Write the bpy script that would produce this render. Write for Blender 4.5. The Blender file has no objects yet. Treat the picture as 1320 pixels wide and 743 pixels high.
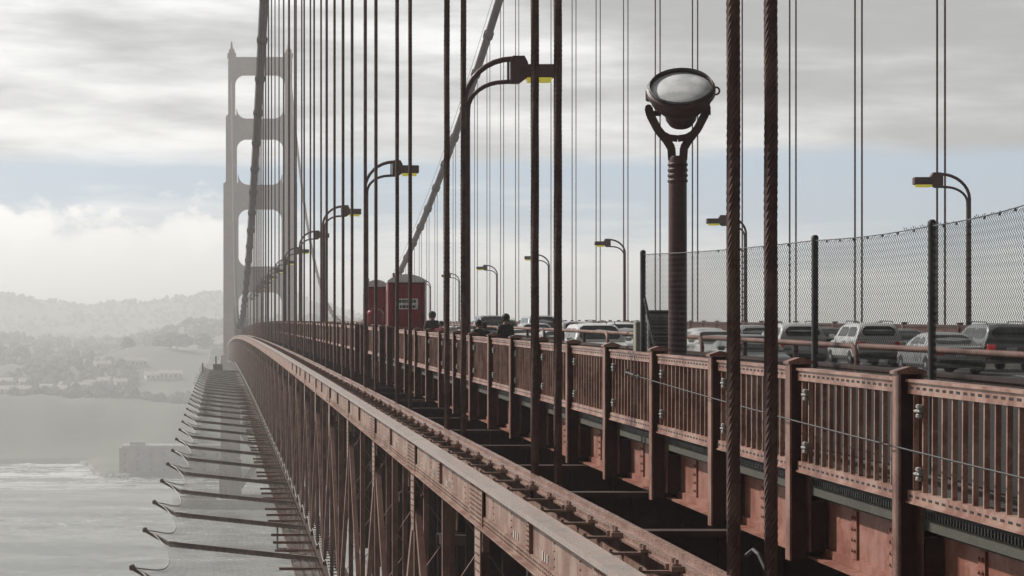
import bpy, bmesh, math, random
from mathutils import Vector, Matrix, noise as mnoise
random.seed(7)
PI = math.pi
scene = bpy.context.scene
COL = scene.collection
F, VX, VY, EZ = 3083.0, 282.0, 456.0, 80.0      # focal length and vanishing point measured on the photograph

# ------------------------------------------------------------------ profile of the bridge
def P(y):                                       # eye-level line that follows the deck's camber
    return EZ + 0.0187*y - 1.1e-5*y*y
def slope(y):
    return 0.0187 - 2.2e-5*y
RAIL_H, WALK_H, ROAD_H = 0.70, 1.9, 2.15
CHORD_TOP, CHORD_BOT = 2.77, 3.50
TOWER_Y = 1250.0
def cable_left(y):  return EZ + 7 + 3.33e-4*(609-y)**2
def cable_right(y): return EZ + 7 + 3.65e-4*(615-y)**2
XL, XR = 5.41, 34.85

# ------------------------------------------------------------------ object helpers
def tag(o, label=None, cat=None, group=None, kind=None):
    if label: o['label'] = label
    if cat: o['category'] = cat
    if group: o['group'] = group
    if kind: o['kind'] = kind
    return o
def thing(name, label, cat, loc=(0,0,0), rotz=0, group=None):
    o = bpy.data.objects.new(name, None); COL.objects.link(o)
    o.empty_display_size = 0.2
    o.location = loc; o.rotation_euler = (0,0,rotz)
    return tag(o, label, cat, group)
def root_loc(p):
    v = Vector((0,0,0))
    while p is not None:
        v += Vector(p.location); p = p.parent
    return v
def copy_tree(o, parent=None):
    c = o.copy(); COL.objects.link(c); c.parent = parent
    for ch in list(o.children): copy_tree(ch, c)
    return c

class MB:
    def __init__(s): s.v = []; s.f = []
    def add(s, vs, fs):
        n = len(s.v); s.v += [tuple(p) for p in vs]; s.f += [tuple(i+n for i in f) for f in fs]
    def box(s, x0,x1,y0,y1,z0,z1):
        s.add([(x0,y0,z0),(x1,y0,z0),(x1,y1,z0),(x0,y1,z0),(x0,y0,z1),(x1,y0,z1),(x1,y1,z1),(x0,y1,z1)],
              [(0,3,2,1),(4,5,6,7),(0,1,5,4),(1,2,6,5),(2,3,7,6),(3,0,4,7)])
    def cbox(s, c, d): s.box(c[0]-d[0]/2,c[0]+d[0]/2,c[1]-d[1]/2,c[1]+d[1]/2,c[2]-d[2]/2,c[2]+d[2]/2)
    def rbox(s, c, d, b):                       # box with chamfered vertical and horizontal edges
        hx,hy,hz = d[0]/2,d[1]/2,d[2]/2
        ring = lambda hx,hy,z: [(c[0]-hx+b,c[1]-hy,z),(c[0]+hx-b,c[1]-hy,z),(c[0]+hx,c[1]-hy+b,z),(c[0]+hx,c[1]+hy-b,z),
                                (c[0]+hx-b,c[1]+hy,z),(c[0]-hx+b,c[1]+hy,z),(c[0]-hx,c[1]+hy-b,z),(c[0]-hx,c[1]-hy+b,z)]
        rs = [ring(hx-b,hy-b,c[2]-hz), ring(hx,hy,c[2]-hz+b), ring(hx,hy,c[2]+hz-b), ring(hx-b,hy-b,c[2]+hz)]
        s.loft(rs)
    def loft(s, rings, cap=True, closed=True):
        n = len(rings[0]); vs = [p for r in rings for p in r]; fs = []
        for k in range(len(rings)-1):
            for i in range(n if closed else n-1):
                j = (i+1)%n
                fs.append((k*n+i,k*n+j,(k+1)*n+j,(k+1)*n+i))
        if cap:
            fs.append(tuple(range(n))[::-1]); fs.append(tuple((len(rings)-1)*n+i for i in range(n)))
        s.add(vs, fs)
    def strip(s, x0,x1,h0,h1,ys):               # bar that follows the camber: h = depth below P
        s.loft([[(x0,y,P(y)-h1),(x1,y,P(y)-h1),(x1,y,P(y)-h0),(x0,y,P(y)-h0)] for y in ys])
    def bar(s, p, q, w, h=None, up=(0,0,1)):
        p = Vector(p); q = Vector(q); d = (q-p).normalized(); u = Vector(up)
        if abs(d.dot(u))>0.98: u = Vector((0,1,0))
        a = d.cross(u).normalized(); b = a.cross(d).normalized(); h = h or w
        a *= w/2; b *= h/2
        s.loft([[c-a-b,c+a-b,c+a+b,c-a+b] for c in (p,q)])
    def tube(s, pts, r, n=8, cap=True):
        pts = [Vector(p) for p in pts]; rings = []; a = None
        for i,p in enumerate(pts):
            d = (pts[min(i+1,len(pts)-1)]-pts[max(i-1,0)]).normalized()
            if a is None:
                u = Vector((0,0,1)) if abs(d.z)<0.9 else Vector((0,1,0)); a = d.cross(u).normalized()
            else: a = (a-d*a.dot(d)).normalized()
            b = d.cross(a); rr = r[i] if isinstance(r,(list,tuple)) else r
            rings.append([p+a*rr*math.cos(2*PI*k/n)+b*rr*math.sin(2*PI*k/n) for k in range(n)])
        s.loft(rings, cap)
    def lathe(s, prof, n=16, M=None, cap=True):  # prof of (r, z)
        M = M or Matrix()
        s.loft([[M@Vector((r*math.cos(2*PI*k/n),r*math.sin(2*PI*k/n),z)) for k in range(n)] for r,z in prof], cap)
    def prism(s, poly, axis, a, b):             # polygon extruded along an axis
        def mk(p,t): return {'x':(t,p[0],p[1]),'y':(p[0],t,p[1]),'z':(p[0],p[1],t)}[axis]
        s.loft([[mk(p,a) for p in poly],[mk(p,b) for p in poly]])
    def dome(s, c, r, h, axis):                  # small rivet head
        c = Vector(c); ax = Vector(axis); u = ax.orthogonal().normalized(); w = ax.cross(u)
        vs = [c+(u*math.cos(k*PI/3)+w*math.sin(k*PI/3))*r for k in range(6)]+[c+(u*math.cos(k*PI/3)+w*math.sin(k*PI/3))*r*.6+ax*h for k in range(6)]
        s.add(vs,[(k,(k+1)%6,6+(k+1)%6,6+k) for k in range(6)]+[tuple(range(6,12))])
    def build(s, name, mat, parent=None, world=True, smooth=None, loc=None):
        me = bpy.data.meshes.new(name)
        off = root_loc(parent) if (parent is not None and world) else Vector((0,0,0))
        if loc is not None: off = off+Vector(loc)-(root_loc(parent) if parent is not None and world else Vector((0,0,0)))
        me.from_pydata([tuple(Vector(p)-off) for p in s.v], [], s.f)
        bm = bmesh.new(); bm.from_mesh(me); bmesh.ops.recalc_face_normals(bm, faces=bm.faces); bm.to_mesh(me); bm.free()
        for m in (mat if isinstance(mat,(list,tuple)) else [mat]): me.materials.append(m)
        if smooth:
            for p in me.polygons: p.use_smooth = True
            me.set_sharp_from_angle(angle=math.radians(smooth))
        o = bpy.data.objects.new(name, me); COL.objects.link(o)
        if parent is not None: o.parent = parent
        elif loc is not None: o.location = loc
        return o
def frange(a,b,st):
    n = max(1,int(round((b-a)/st))); return [a+(b-a)*i/n for i in range(n+1)]
def arc(cx,cz,r,a0,a1,n): return [(cx+r*math.cos(a0+(a1-a0)*i/n), cz+r*math.sin(a0+(a1-a0)*i/n)) for i in range(n+1)]

# ------------------------------------------------------------------ materials
class NT:
    def __init__(s, tree): s.t = tree; s.n = tree.nodes; s.l = tree.links
    def new(s, typ, **kw):
        n = s.n.new(typ)
        for k,v in kw.items(): setattr(n,k,v)
        return n
    def put(s, sock, v):
        if isinstance(v, bpy.types.NodeSocket): s.l.new(v, sock)
        elif v is not None: sock.default_value = v
    def math(s, op, a, b=None, c=None, clamp=False):
        n = s.new('ShaderNodeMath', operation=op, use_clamp=clamp)
        s.put(n.inputs[0],a); s.put(n.inputs[1],b); s.put(n.inputs[2],c)
        return n.outputs[0]
    def smooth(s, x, a, b, lo=0.0, hi=1.0):
        n = s.new('ShaderNodeMapRange', interpolation_type='SMOOTHSTEP')
        for i,v in enumerate((x,a,b,lo,hi)): s.put(n.inputs[i],v)
        return n.outputs[0]
    def mix(s, f, a, b, mode='MIX'):
        n = s.new('ShaderNodeMix', data_type='RGBA', blend_type=mode)
        s.put(n.inputs[0],f); s.put(n.inputs[6],a); s.put(n.inputs[7],b)
        return n.outputs[2]
    def noise(s, vec, scale, detail=4, rough=.55, out=0):
        n = s.new('ShaderNodeTexNoise'); s.put(n.inputs['Vector'],vec)
        n.inputs['Scale'].default_value = scale; n.inputs['Detail'].default_value = detail; n.inputs['Roughness'].default_value = rough
        return n.outputs[out]
    def vec(s, x,y,z):
        n = s.new('ShaderNodeCombineXYZ'); s.put(n.inputs[0],x); s.put(n.inputs[1],y); s.put(n.inputs[2],z); return n.outputs[0]
    def scale(s, v, sc):
        n = s.new('ShaderNodeMapping'); s.l.new(v,n.inputs['Vector']); n.inputs['Scale'].default_value = sc; return n.outputs[0]
def c4(c): return (c[0],c[1],c[2],1)
def new_mat(name):
    m = bpy.data.materials.new(name); m.use_nodes = True
    t = NT(m.node_tree); b = m.node_tree.nodes['Principled BSDF']; return m,t,b
def paint(name, col, rough=.55, worn=None, wear=.25, sc=1.0, bump=.15, metal=0.0, var=.25, spec=.4):
    """painted or bare surface: mottled tone, vertical run marks and worn patches of another colour"""
    m,t,b = new_mat(name)
    tc = t.new('ShaderNodeNewGeometry').outputs['Position']
    n1 = t.noise(tc, 1.3*sc, 6, .65); n2 = t.noise(t.scale(tc,(9*sc,9*sc,.8*sc)), 1.0, 4, .6); n3 = t.noise(tc, 22*sc, 3, .6)
    dark = [c*(1-var) for c in col]; lite = [min(1,c*(1+var)) for c in col]
    c = t.mix(t.smooth(n1,.32,.68), c4(dark), c4(lite))
    n5 = t.noise(tc, .22*sc, 4, .6)
    c = t.mix(t.math('MULTIPLY',t.smooth(n2,.50,.72),t.smooth(n5,.38,.62,.25,.8)), c, c4([x*.5 for x in col]))
    if worn: c = t.mix(t.math('MULTIPLY',t.smooth(t.math('ADD',n1,t.math('MULTIPLY',n3,.35)),.62,.80),wear*2), c, c4(worn))
    t.l.new(c, b.inputs['Base Color'])
    t.put(b.inputs['Roughness'], t.smooth(n3,.3,.7,max(.05,rough-.12),min(1,rough+.12)))
    b.inputs['Metallic'].default_value = metal; b.inputs['Specular IOR Level'].default_value = spec
    if bump:
        bp = t.new('ShaderNodeBump'); bp.inputs['Strength'].default_value = bump; bp.inputs['Distance'].default_value = .02
        t.l.new(n3,bp.inputs['Height']); t.l.new(bp.outputs[0], b.inputs['Normal'])
    return m
M = {}
M['chord']   = paint('oxide_red_chord_paint', (.25,.135,.10), .55, (.34,.26,.21), .35, 1.2)
M['plate']   = paint('worn_grey_cover_plate', (.36,.295,.26), .36, (.27,.17,.135), .3, 1.3, spec=.7, bump=.06)
M['pink']    = paint('faded_pink_cover_plate', (.28,.165,.13), .30, (.38,.27,.23), .15, .9, spec=.8, bump=.04)
M['truss']   = paint('oxide_red_truss_paint', (.19,.092,.07), .6, (.26,.16,.13), .25, 1)
M['rail']    = paint('oxide_red_railing_paint', (.28,.135,.102), .45, (.38,.25,.20), .5, 1.4, var=.32)
M['web']     = paint('weathered_red_stringer_paint', (.27,.105,.072), .55, (.34,.2,.16), .3, 1.3)
M['post']    = paint('red_railing_post_paint', (.22,.105,.08), .5, (.33,.21,.17), .3, 1.4)
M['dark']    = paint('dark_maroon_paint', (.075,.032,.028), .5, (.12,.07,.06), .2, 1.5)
M['lamp']    = paint('dark_maroon_lamp_paint', (.085,.034,.031), .45, (.11,.06,.055), .2, 1.5)
M['rope']    = paint('weathered_brown_wire_rope', (.085,.041,.034), .6, (.14,.085,.07), .35, 3)
M['cable']   = paint('main_cable_paint', (.048,.022,.017), .85, (.07,.04,.033), .2, .3)
M['tower']   = paint('tower_red_oxide_paint', (.16,.028,.016), .75, (.20,.06,.04), .3, .12, var=.35)
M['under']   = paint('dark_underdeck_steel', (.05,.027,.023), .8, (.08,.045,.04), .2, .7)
M['conc']    = paint('grey_green_concrete', (.085,.08,.064), .85, (.06,.058,.048), .35, 1.5, .4)
M['walk']    = paint('grey_sidewalk_concrete', (.07,.066,.062), .9, (.05,.048,.045), .3, .8, .3)
M['asphalt'] = paint('asphalt', (.05,.05,.05), .9, (.07,.07,.068), .3, .6, .3)
M['line']    = paint('road_line_paint', (.62,.62,.58), .7, (.3,.3,.3), .3, 3)
M['galv']    = paint('galvanised_steel', (.085,.09,.092), .5, (.16,.165,.165), .3, 2, .1, .4)
M['fpost']   = paint('dull_grey_fence_post', (.07,.072,.07), .55, (.10,.10,.095), .3, 2, .1, .3)
M['wire']    = paint('dull_wire', (.055,.052,.05), .6, None, 0, 4, .1, .1)
M['clamp']   = paint('pale_galvanised_clamp', (.42,.42,.40), .4, (.3,.3,.3), .3, 4, .1, .5)
M['pier']    = paint('pier_concrete', (.30,.29,.27), .9, (.2,.195,.18), .3, .1, .3)
M['brick']   = paint('fort_brick', (.24,.20,.18), .9, (.30,.26,.24), .3, .1, .2)
M['arm']     = paint('net_bracket_paint', (.19,.13,.112), .55, (.24,.18,.16), .3, 1)
M['net']     = paint('net_steel_wire', (.26,.23,.20), .6, None, 0, 1, 0, .3)
M['netedge'] = paint('pale_net_edge_cable', (.34,.33,.30), .5, None, 0, 1, 0, .3)
M['black']   = paint('black_rubber', (.02,.02,.02), .7, None, 0, 2, .1)
M['toilet']  = paint('crimson_plastic', (.30,.018,.036), .42, (.22,.02,.035), .2, 1.5, .05)
M['toiletd'] = paint('dark_crimson_plastic', (.115,.02,.028), .45, (.09,.02,.025), .2, 1.5, .05)
M['white']   = paint('white_plastic', (.86,.86,.85), .4, (.72,.72,.70), .2, 2, .05)
M['stencil'] = paint('white_stencil_paint', (.62,.58,.54), .6, (.4,.3,.25), .4, 5, .05)
M['grey']    = paint('grey_sheet_metal', (.20,.21,.205), .5, (.26,.26,.26), .2, 2, .1, .2)
M['timber']  = paint('pale_weathered_block', (.34,.345,.29), .85, (.24,.24,.2), .3, 3, .3)
M['skin']    = paint('skin', (.45,.28,.2), .6, None, 0, 4, .02, var=.08)
M['hair']    = paint('dark_hair', (.02,.016,.014), .6, None, 0, 8, .2)
M['coat']    = paint('charcoal_coat', (.035,.036,.04), .85, None, 0, 5, .2)
M['redcoat'] = paint('red_jacket', (.25,.02,.03), .8, None, 0, 5, .2)
M['greycoat']= paint('olive_grey_jacket', (.07,.068,.055), .85, None, 0, 5, .2)
M['jeans']   = paint('dark_trousers', (.03,.035,.05), .85, None, 0, 5, .2)
M['bagw']    = paint('white_bag_cloth', (.62,.61,.58), .8, None, 0, 5, .2)
def emis(name, col, e, rough=.35):
    m,t,b = new_mat(name); b.inputs['Base Color'].default_value = c4(col); b.inputs['Roughness'].default_value = rough
    b.inputs['Emission Color'].default_value = c4(col); b.inputs['Emission Strength'].default_value = e
    tc = t.new('ShaderNodeTexCoord').outputs['Object']; n = t.noise(tc,6,2)
    t.put(b.inputs['Roughness'], t.smooth(n,.3,.7,rough-.1,rough+.1)); return m
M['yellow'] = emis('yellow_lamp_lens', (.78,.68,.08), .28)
M['tail']   = emis('red_tail_lens', (.45,.02,.02), .08)
M['brake']  = emis('lit_red_brake_light', (.7,.03,.04), .22)
M['head']   = emis('clear_headlamp', (.8,.8,.78), .15)
def glassy(name, col, rough=.08, spec=.6):
    m,t,b = new_mat(name); b.inputs['Roughness'].default_value = rough; b.inputs['Specular IOR Level'].default_value = spec
    tc = t.new('ShaderNodeTexCoord').outputs['Object']
    c = t.mix(t.smooth(t.noise(tc,2.5,3),.35,.65), c4([x*.8 for x in col]), c4([min(1,x*1.2) for x in col])); t.l.new(c,b.inputs['Base Color'])
    return m
M['carglass'] = glassy('tinted_car_glass', (.02,.022,.024), .06)
M['lens'] = glassy('sky_toned_lamp_glass', (.86,.88,.88), .10)  # near-white base stands in for the sky reflected in the searchlight glass
CARP = {}
def carpaint(name, col, metal=.0):
    m,t,b = new_mat(name+'_car_paint'); tc = t.new('ShaderNodeTexCoord').outputs['Object']
    n = t.noise(tc,1.5,4); z = t.new('ShaderNodeSeparateXYZ'); t.l.new(tc,z.inputs[0])
    dirt = t.math('MULTIPLY', t.smooth(t.math('ADD',z.outputs[2],t.math('MULTIPLY',n,.5)),.25,.85,1,0), .55)   # road dirt along the sills
    t.l.new(t.mix(dirt,c4(col),(.16,.15,.13,1)), b.inputs['Base Color'])
    b.inputs['Metallic'].default_value = metal; t.put(b.inputs['Roughness'], t.smooth(n,.3,.7,.25,.42)); b.inputs['Coat Weight'].default_value = .5; b.inputs['Coat Roughness'].default_value = .1
    return m
for n_,c_,me_ in (('white',(.62,.62,.60),0),('silver',(.34,.35,.35),.3),('grey',(.17,.18,.18),.3),('charcoal',(.06,.062,.065),.3),('greygreen',(.20,.22,.21),.3),('black',(.02,.02,.022),0)):
    CARP[n_] = carpaint(n_, c_, me_)

# ------------------------------------------------------------------ water, land, far shore
def shore_y(x):
    t = max(0,min(1,(x+98)/26)); t = t*t*(3-2*t)
    return 1725*(1-t)+1545*t + 14*mnoise.noise(Vector((x*.012,3.1,0))) + 5*mnoise.noise(Vector((x*.06,1.1,0)))
def sm(a,b,x):
    t = max(0,min(1,(x-a)/(b-a))); return t*t*(3-2*t)
def land(x,y):
    d = y-shore_y(x); a = x/y*F                        # a = horizontal photo offset, used only to shape the ridges
    n = lambda s,o=0: mnoise.fractal(Vector((x*s+o,y*s*.6,o)), 1.0, 2.0, 5)
    if d < 0: return -3+max(-2,d*.05)
    d2 = y-1735-12*n(.01,7)
    bluff = 4*sm(0,8,d) + (40+14*n(.004,2))*sm(0,135,d2)
    plateau = 36*sm(150,650,d2)*(1+.3*n(.003,5))
    r2 = 30*math.exp(-((y-3100)/480)**2)*(sm(-130,-20,a)+.25+.35*n(.0022,9))
    crest = 112+14*math.sin(a*.019+1.3)+20*n(.0016,12)
    r3 = crest*sm(3600,5200,y)*(1-.62*sm(60,420,a))
    fl = 1-.75*sm(140,700,a)*sm(1700,2500,y)
    return max(2, (bluff+plateau+max(0,r2))*fl + r3 + 2.5*n(.02,3)*sm(20,200,d2))
def build_land():
    mb = MB(); ys = frange(1515,1800,7)+frange(1820,2700,22)+frange(2740,5400,60)+frange(5500,7800,200)
    us = frange(-420,1500,7)
    xs_at = lambda y: [u*y/F for u in us]
    n = len(us); vs=[]; fs=[]
    for y in ys:
        for x in xs_at(y): vs.append((x,y,land(x,y)))
    for j in range(len(ys)-1):
        for i in range(n-1): fs.append((j*n+i,j*n+i+1,(j+1)*n+i+1,(j+1)*n+i))
    mb.add(vs,fs)
    m,t,b = new_mat('scrub_hillside'); tc = t.new('ShaderNodeTexCoord').outputs['Object']
    n1 = t.noise(tc,.012,6,.6); n2 = t.noise(tc,.09,5,.6)
    c = t.mix(t.smooth(n1,.4,.6),(.09,.097,.075,1),(.125,.127,.10,1)); c = t.mix(t.smooth(n2,.55,.7), c, (.15,.147,.12,1))
    t.l.new(c,b.inputs['Base Color']); b.inputs['Roughness'].default_value = .95
    o = mb.build('hillside', m, smooth=80); o['kind']='structure'
build_land()
def build_water():
    mb = MB()
    xs=frange(-330,50,1.9); ysw=frange(180,700,2.4)+frange(704,1800,4.0); n=len(xs); vs=[]; fs=[]
    for y in ysw:
        for x in xs:
            a=mnoise.noise(Vector((x*.055+y*.012,y*.05,0)))*1.2+mnoise.noise(Vector((x*.14,y*.16-x*.03,5)))*.75+mnoise.noise(Vector((x*.33+y*.05,y*.30,9)))*.42
            e=min(1,(x+330)/20,(50-x)/20,(y-180)/30,(1800-y)/30)
            vs.append((x,y,.05+a*1.2*max(0,e)*(.55+.6*mnoise.noise(Vector((x*.01,y*.006,2))))))
    for j in range(len(ysw)-1):
        for i in range(n-1): fs.append((j*n+i,j*n+i+1,(j+1)*n+i+1,(j+1)*n+i))
    mb.add(vs,fs)
    for x0,x1,y0,y1 in ((-8000,-330,-2500,9000),(50,9000,-2500,9000),(-330,50,-2500,180),(-330,50,1800,9000)): mb.add([(x0,y0,.05),(x1,y0,.05),(x1,y1,.05),(x0,y1,.05)],[(0,1,2,3)])
    m,t,b = new_mat('sea_water'); tc = t.new('ShaderNodeTexCoord').outputs['Object']
    w1 = t.noise(t.scale(tc,(.035,.07,1)),1,7,.68); w2 = t.noise(t.scale(tc,(.5,1.0,1)),1,5,.65); w3 = t.noise(t.scale(tc,(.006,.02,1)),1,4,.6)
    bp = t.new('ShaderNodeBump'); bp.inputs['Strength'].default_value = 1.0; bp.inputs['Distance'].default_value = 2.0; t.l.new(w1,bp.inputs['Height'])
    bq = t.new('ShaderNodeBump'); bq.inputs['Strength'].default_value = .8; bq.inputs['Distance'].default_value = 1.0; t.l.new(w2,bq.inputs['Height']); t.l.new(bp.outputs[0],bq.inputs['Normal'])
    t.l.new(bq.outputs[0],b.inputs['Normal'])
    sep = t.new('ShaderNodeSeparateXYZ'); t.l.new(tc,sep.inputs[0])
    surf = t.math('MULTIPLY', t.smooth(sep.outputs[1],1280,1640), t.smooth(t.math('ADD',t.math('MULTIPLY',w1,.6),t.math('MULTIPLY',w3,.6)),.54,.72))
    caps = t.math('MULTIPLY', t.smooth(w3,.42,.62), t.smooth(t.math('ADD',t.math('MULTIPLY',w1,.6),t.math('MULTIPLY',w2,.4)),.53,.66))
    foam = t.math('MAXIMUM', t.math('MULTIPLY',surf,.9), t.math('MULTIPLY',caps,.7))
    t.l.new(t.mix(foam,t.mix(t.smooth(w3,.35,.65),(.13,.14,.13,1),(.34,.35,.33,1)),(.75,.75,.73,1)), b.inputs['Base Color'])
    t.put(b.inputs['Roughness'], t.smooth(foam,0,1,.18,.8)); b.inputs['IOR'].default_value = 1.33
    o = mb.build('sea', m, smooth=80); o['kind']='structure'
build_water()

def leaf_mat(name, col):
    m,t,b = new_mat(name); tc = t.new('ShaderNodeTexCoord').outputs['Object']
    c = t.mix(t.smooth(t.noise(tc,.35,4),.35,.65), c4([x*.85 for x in col]), c4([x*1.15 for x in col])); t.l.new(c,b.inputs['Base Color']); b.inputs['Roughness'].default_value=.9
    return m
M['leaf'] = leaf_mat('dark_cypress_foliage',(.075,.085,.062)); M['bark'] = paint('bark',(.09,.07,.055),.9,None,0,.5)
def crown_clumps(mb, c, rx, rz, n, size):
    for i in range(n):
        th = random.uniform(0,2*PI); q = random.uniform(-.55,1); r = math.sqrt(max(0,1-q*q))*random.uniform(.55,1.05)
        p = (c[0]+rx*r*math.cos(th), c[1]+rx*r*math.sin(th), c[2]+rz*q*random.uniform(.7,1))
        s = size*random.uniform(.6,1.3); M_ = Matrix.Translation(p)@Matrix.Rotation(random.uniform(0,6),4,'Z')@Matrix.Rotation(random.uniform(-.5,.5),4,'X')
        mb.lathe([(s*.25,-s*.45),(s*random.uniform(.8,1.1),-s*.1),(s*random.uniform(.5,.9),s*.3),(s*.12,s*.55)],5,M_)
def px_ground(px, y):                                   # point on the land under photo column px at distance y
    x = (px-VX)/F*y; return Vector((x,y,land(x,y)))
forest = MB()
for i in range(9000):
    k = random.random()
    if k<.45: y = random.uniform(1900,2500)
    elif k<.7: y = random.uniform(2700,3300)
    else: y = random.uniform(3500,5400)
    u = random.uniform(-310,300); x = u*y/F
    if mnoise.noise(Vector((x*.008,y*.005,4.0))) < (-.05 if k<.45 else -.3): continue
    z = land(x,y); h = random.uniform(4,9)*(1 if y<3300 else 1.1)*random.choice((.7,.8,1,1.25)); s = h*random.uniform(.4,.75)
    M_ = Matrix.Translation((x,y,z-1))
    forest.lathe([(s*.5,0),(s*random.uniform(.9,1.1),h*.45),(s*random.uniform(.5,.8),h*.8),(s*.1,h)],5,M_)
tag(forest.build('woodland',M['leaf'],smooth=60),'hazy dark woodland covering the far headland hills','woodland',None,'stuff')
tspots = [(228,2250,15,15,'broad rounded tree standing alone above the pale house'),(206,2280,13,8,'small rounded tree left of the broad lone tree'),(262,2300,15,10,'tree beside the tower leg on the hillside'),
          (165,2300,16,7,'tall narrow tree on the hill skyline'),(95,2350,14,8,'bushy tree on the hazy ridge above white houses'),(28,2330,15,9,'bushy tree at the left end of the hazy ridge'),(125,2010,9,6,'low tree below the row of white houses')]
for px,y,h,r,lab in tspots:
    g = px_ground(px,y); t = thing('tree',lab,'tree',g,0,'trees on the far hillside')
    a = MB(); a.tube([(g.x,g.y,g.z-1),(g.x+.3,g.y,g.z+h*.35),(g.x,g.y,g.z+h*.6)],[h*.045,h*.03,h*.02],6)
    a.tube([(g.x,g.y,g.z+h*.3),(g.x+r*.4,g.y,g.z+h*.6)],h*.02,5); a.tube([(g.x,g.y,g.z+h*.3),(g.x-r*.4,g.y,g.z+h*.55)],h*.02,5); a.build('trunk',M['bark'],t)
    b = MB(); crown_clumps(b,(g.x,g.y,g.z+h*.5),r*.9,h*.5,190,r*.24); b.build('crown',M['leaf'],t,smooth=50)
M['housew'] = paint('white_house_render',(.66,.65,.62),.8,(.5,.5,.48),.2,.3); M['roofr'] = paint('pale_roof',(.42,.38,.35),.85,(.5,.5,.48),.3,.3)
M['pane'] = glassy('window_pane',(.03,.035,.04),.1)
hs = [(172,2130,16,6,'white gabled house highest on the hazy slope'),(182,2140,11,5,'small white house right of the gabled house'),(220,2080,20,5,'long pale house below the broad lone tree'),(12,2060,22,5,'long white house at the left end of the row'),
      (34,2040,12,5,'white house second from the left of the row'),(60,2010,10,4,'small white house between two long houses'),(88,2000,14,5,'white house near the middle of the hillside row'),(103,1990,18,5,'wide white house near the middle of the hillside row'),
      (118,2040,12,6,'pale house with taller walls on the slope'),(140,2060,18,5,'pale house behind the hillside trees'),(155,2050,10,5,'small pale house by the hillside trees'),(196,2080,12,4,'low pale house left of the long pale house'),
      (20,1960,26,4,'low wide white shed nearest the bluff edge'),(75,1930,14,4,'low pale shed above the bluff'),(132,2120,14,5,'grey white house high on the slope')]
for px,y,w,h,lab in hs:
    g = px_ground(px,y); t = thing('house',lab,'house',g,random.uniform(-.3,.3),'houses on the far hillside')
    a = MB(); a.box(-w/2,w/2,-5,5,-3,h); wl = a.build('wall',M['housew'],t,world=False)
    a = MB(); a.prism([(-5.6,h),(5.6,h),(0,h+3)],'x',-w/2-.6,w/2+.6); a.build('roof',M['roofr'],t,world=False)
    for k in range(max(2,int(w/4))):
        a = MB(); x = -w/2+(k+.5)*w/max(2,int(w/4)); a.box(x-.6,x+.6,-5.06,-4.98,h*.35,h*.75); a.build('window',M['pane'],t,world=False)
# the old brick fort on the point
g = Vector((-50,1562,0)); t = thing('fort','low square brick fort on the rocky point beside the water','fort',g)
a = MB(); a.box(-14.5,60,-12,30,0,18); a.box(-15,60.5,-12.6,30.6,18,18.9)
for k in range(3):
    for i in range(8): a.box(-12.4+i*8.6,-9.8+i*8.6,-12.5,-12.02,6.0+k*5,6.5+k*5)
a.build('wall',M['brick'],t,world=False)
for k in range(3):
    for i in range(8):
        a=MB(); a.box(-12+i*8.6,-10.2+i*8.6,-12.06,-11.9,3.2+k*5,5.6+k*5); a.build('window',M['pane'],t,world=False)
a = MB(); a.box(-13,58,-11,29,18.9,20.2); a.box(-8,2,-6,4,20.2,22.5); a.build('roof',M['pier'],t,world=False)
rk = MB()
for i in range(160):
    x = random.uniform(-98,-58); y = shore_y(x)-random.uniform(-3,10); s = random.uniform(1.2,3.6)
    rk.lathe([(s*.6,-1),(s,0),(s*random.uniform(.4,.8),s*.6),(s*.1,s*.8)],6,Matrix.Translation((x,y,0))@Matrix.Rotation(random.uniform(0,6),4,'Z'))
tag(rk.build('rocks',M['pier'],smooth=30),'pale breakwater rocks along the shore by the fort','rocks',None,'stuff')

# ------------------------------------------------------------------ the far tower
T0 = Vector((21.6,TOWER_Y,0))
tw = thing('bridge_tower','tall red brown bridge tower with four portal struts standing in the haze','bridge tower',T0)
def leg(sign):
    mb = MB()
    def sec(hi,ho,z0,z1,dy):
        xa,xb = sorted((sign*hi,sign*ho)); w = xb-xa
        mb.box(xa+w*.2,xb-w*.2,-dy,dy,z0,z1); mb.box(xa,xb,-dy*.62,dy*.62,z0,z1-1.2)
        mb.box(xa+w*.36,xb-w*.36,-dy-.9,dy+.9,z0,z1-2.2); mb.box(xa+w*.09,xb-w*.09,-dy*.82,dy*.82,z0,z1-.6)
    sec(9.8,21.4,4,26,8.5); sec(10.4,20.6,26,80,7.6)
    sec(11.3,19.2,80,EZ+90,6.6); sec(12.1,17.9,EZ+90,EZ+125,5.7); sec(13.0,16.7,EZ+125,EZ+154.5,4.9)
    mb.box(*sorted((sign*12.6,sign*17.1)),-5.2,5.2,EZ+154.5,EZ+156.5)
    mb.box(*sorted((sign*13.3,sign*16.4)),-3.8,3.8,EZ+156.5,EZ+158)
    return mb
for s in (-1,1):
    l = leg(s).build('leg',M['tower'],tw,world=False)
    a = MB(); a.lathe([(1.5,EZ+158),(1.3,EZ+159),(.7,EZ+159.6),(.55,EZ+161.5),(.2,EZ+163.2)],8,Matrix.Translation((s*14.9,0,0))); a.build('beacon',M['tower'],l,world=False)
    a = MB(); a.box(*sorted((s*8.4,s*22.6)),-14,14,-2,4.5); a.build('footing',M['pier'],tw,world=False)
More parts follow.
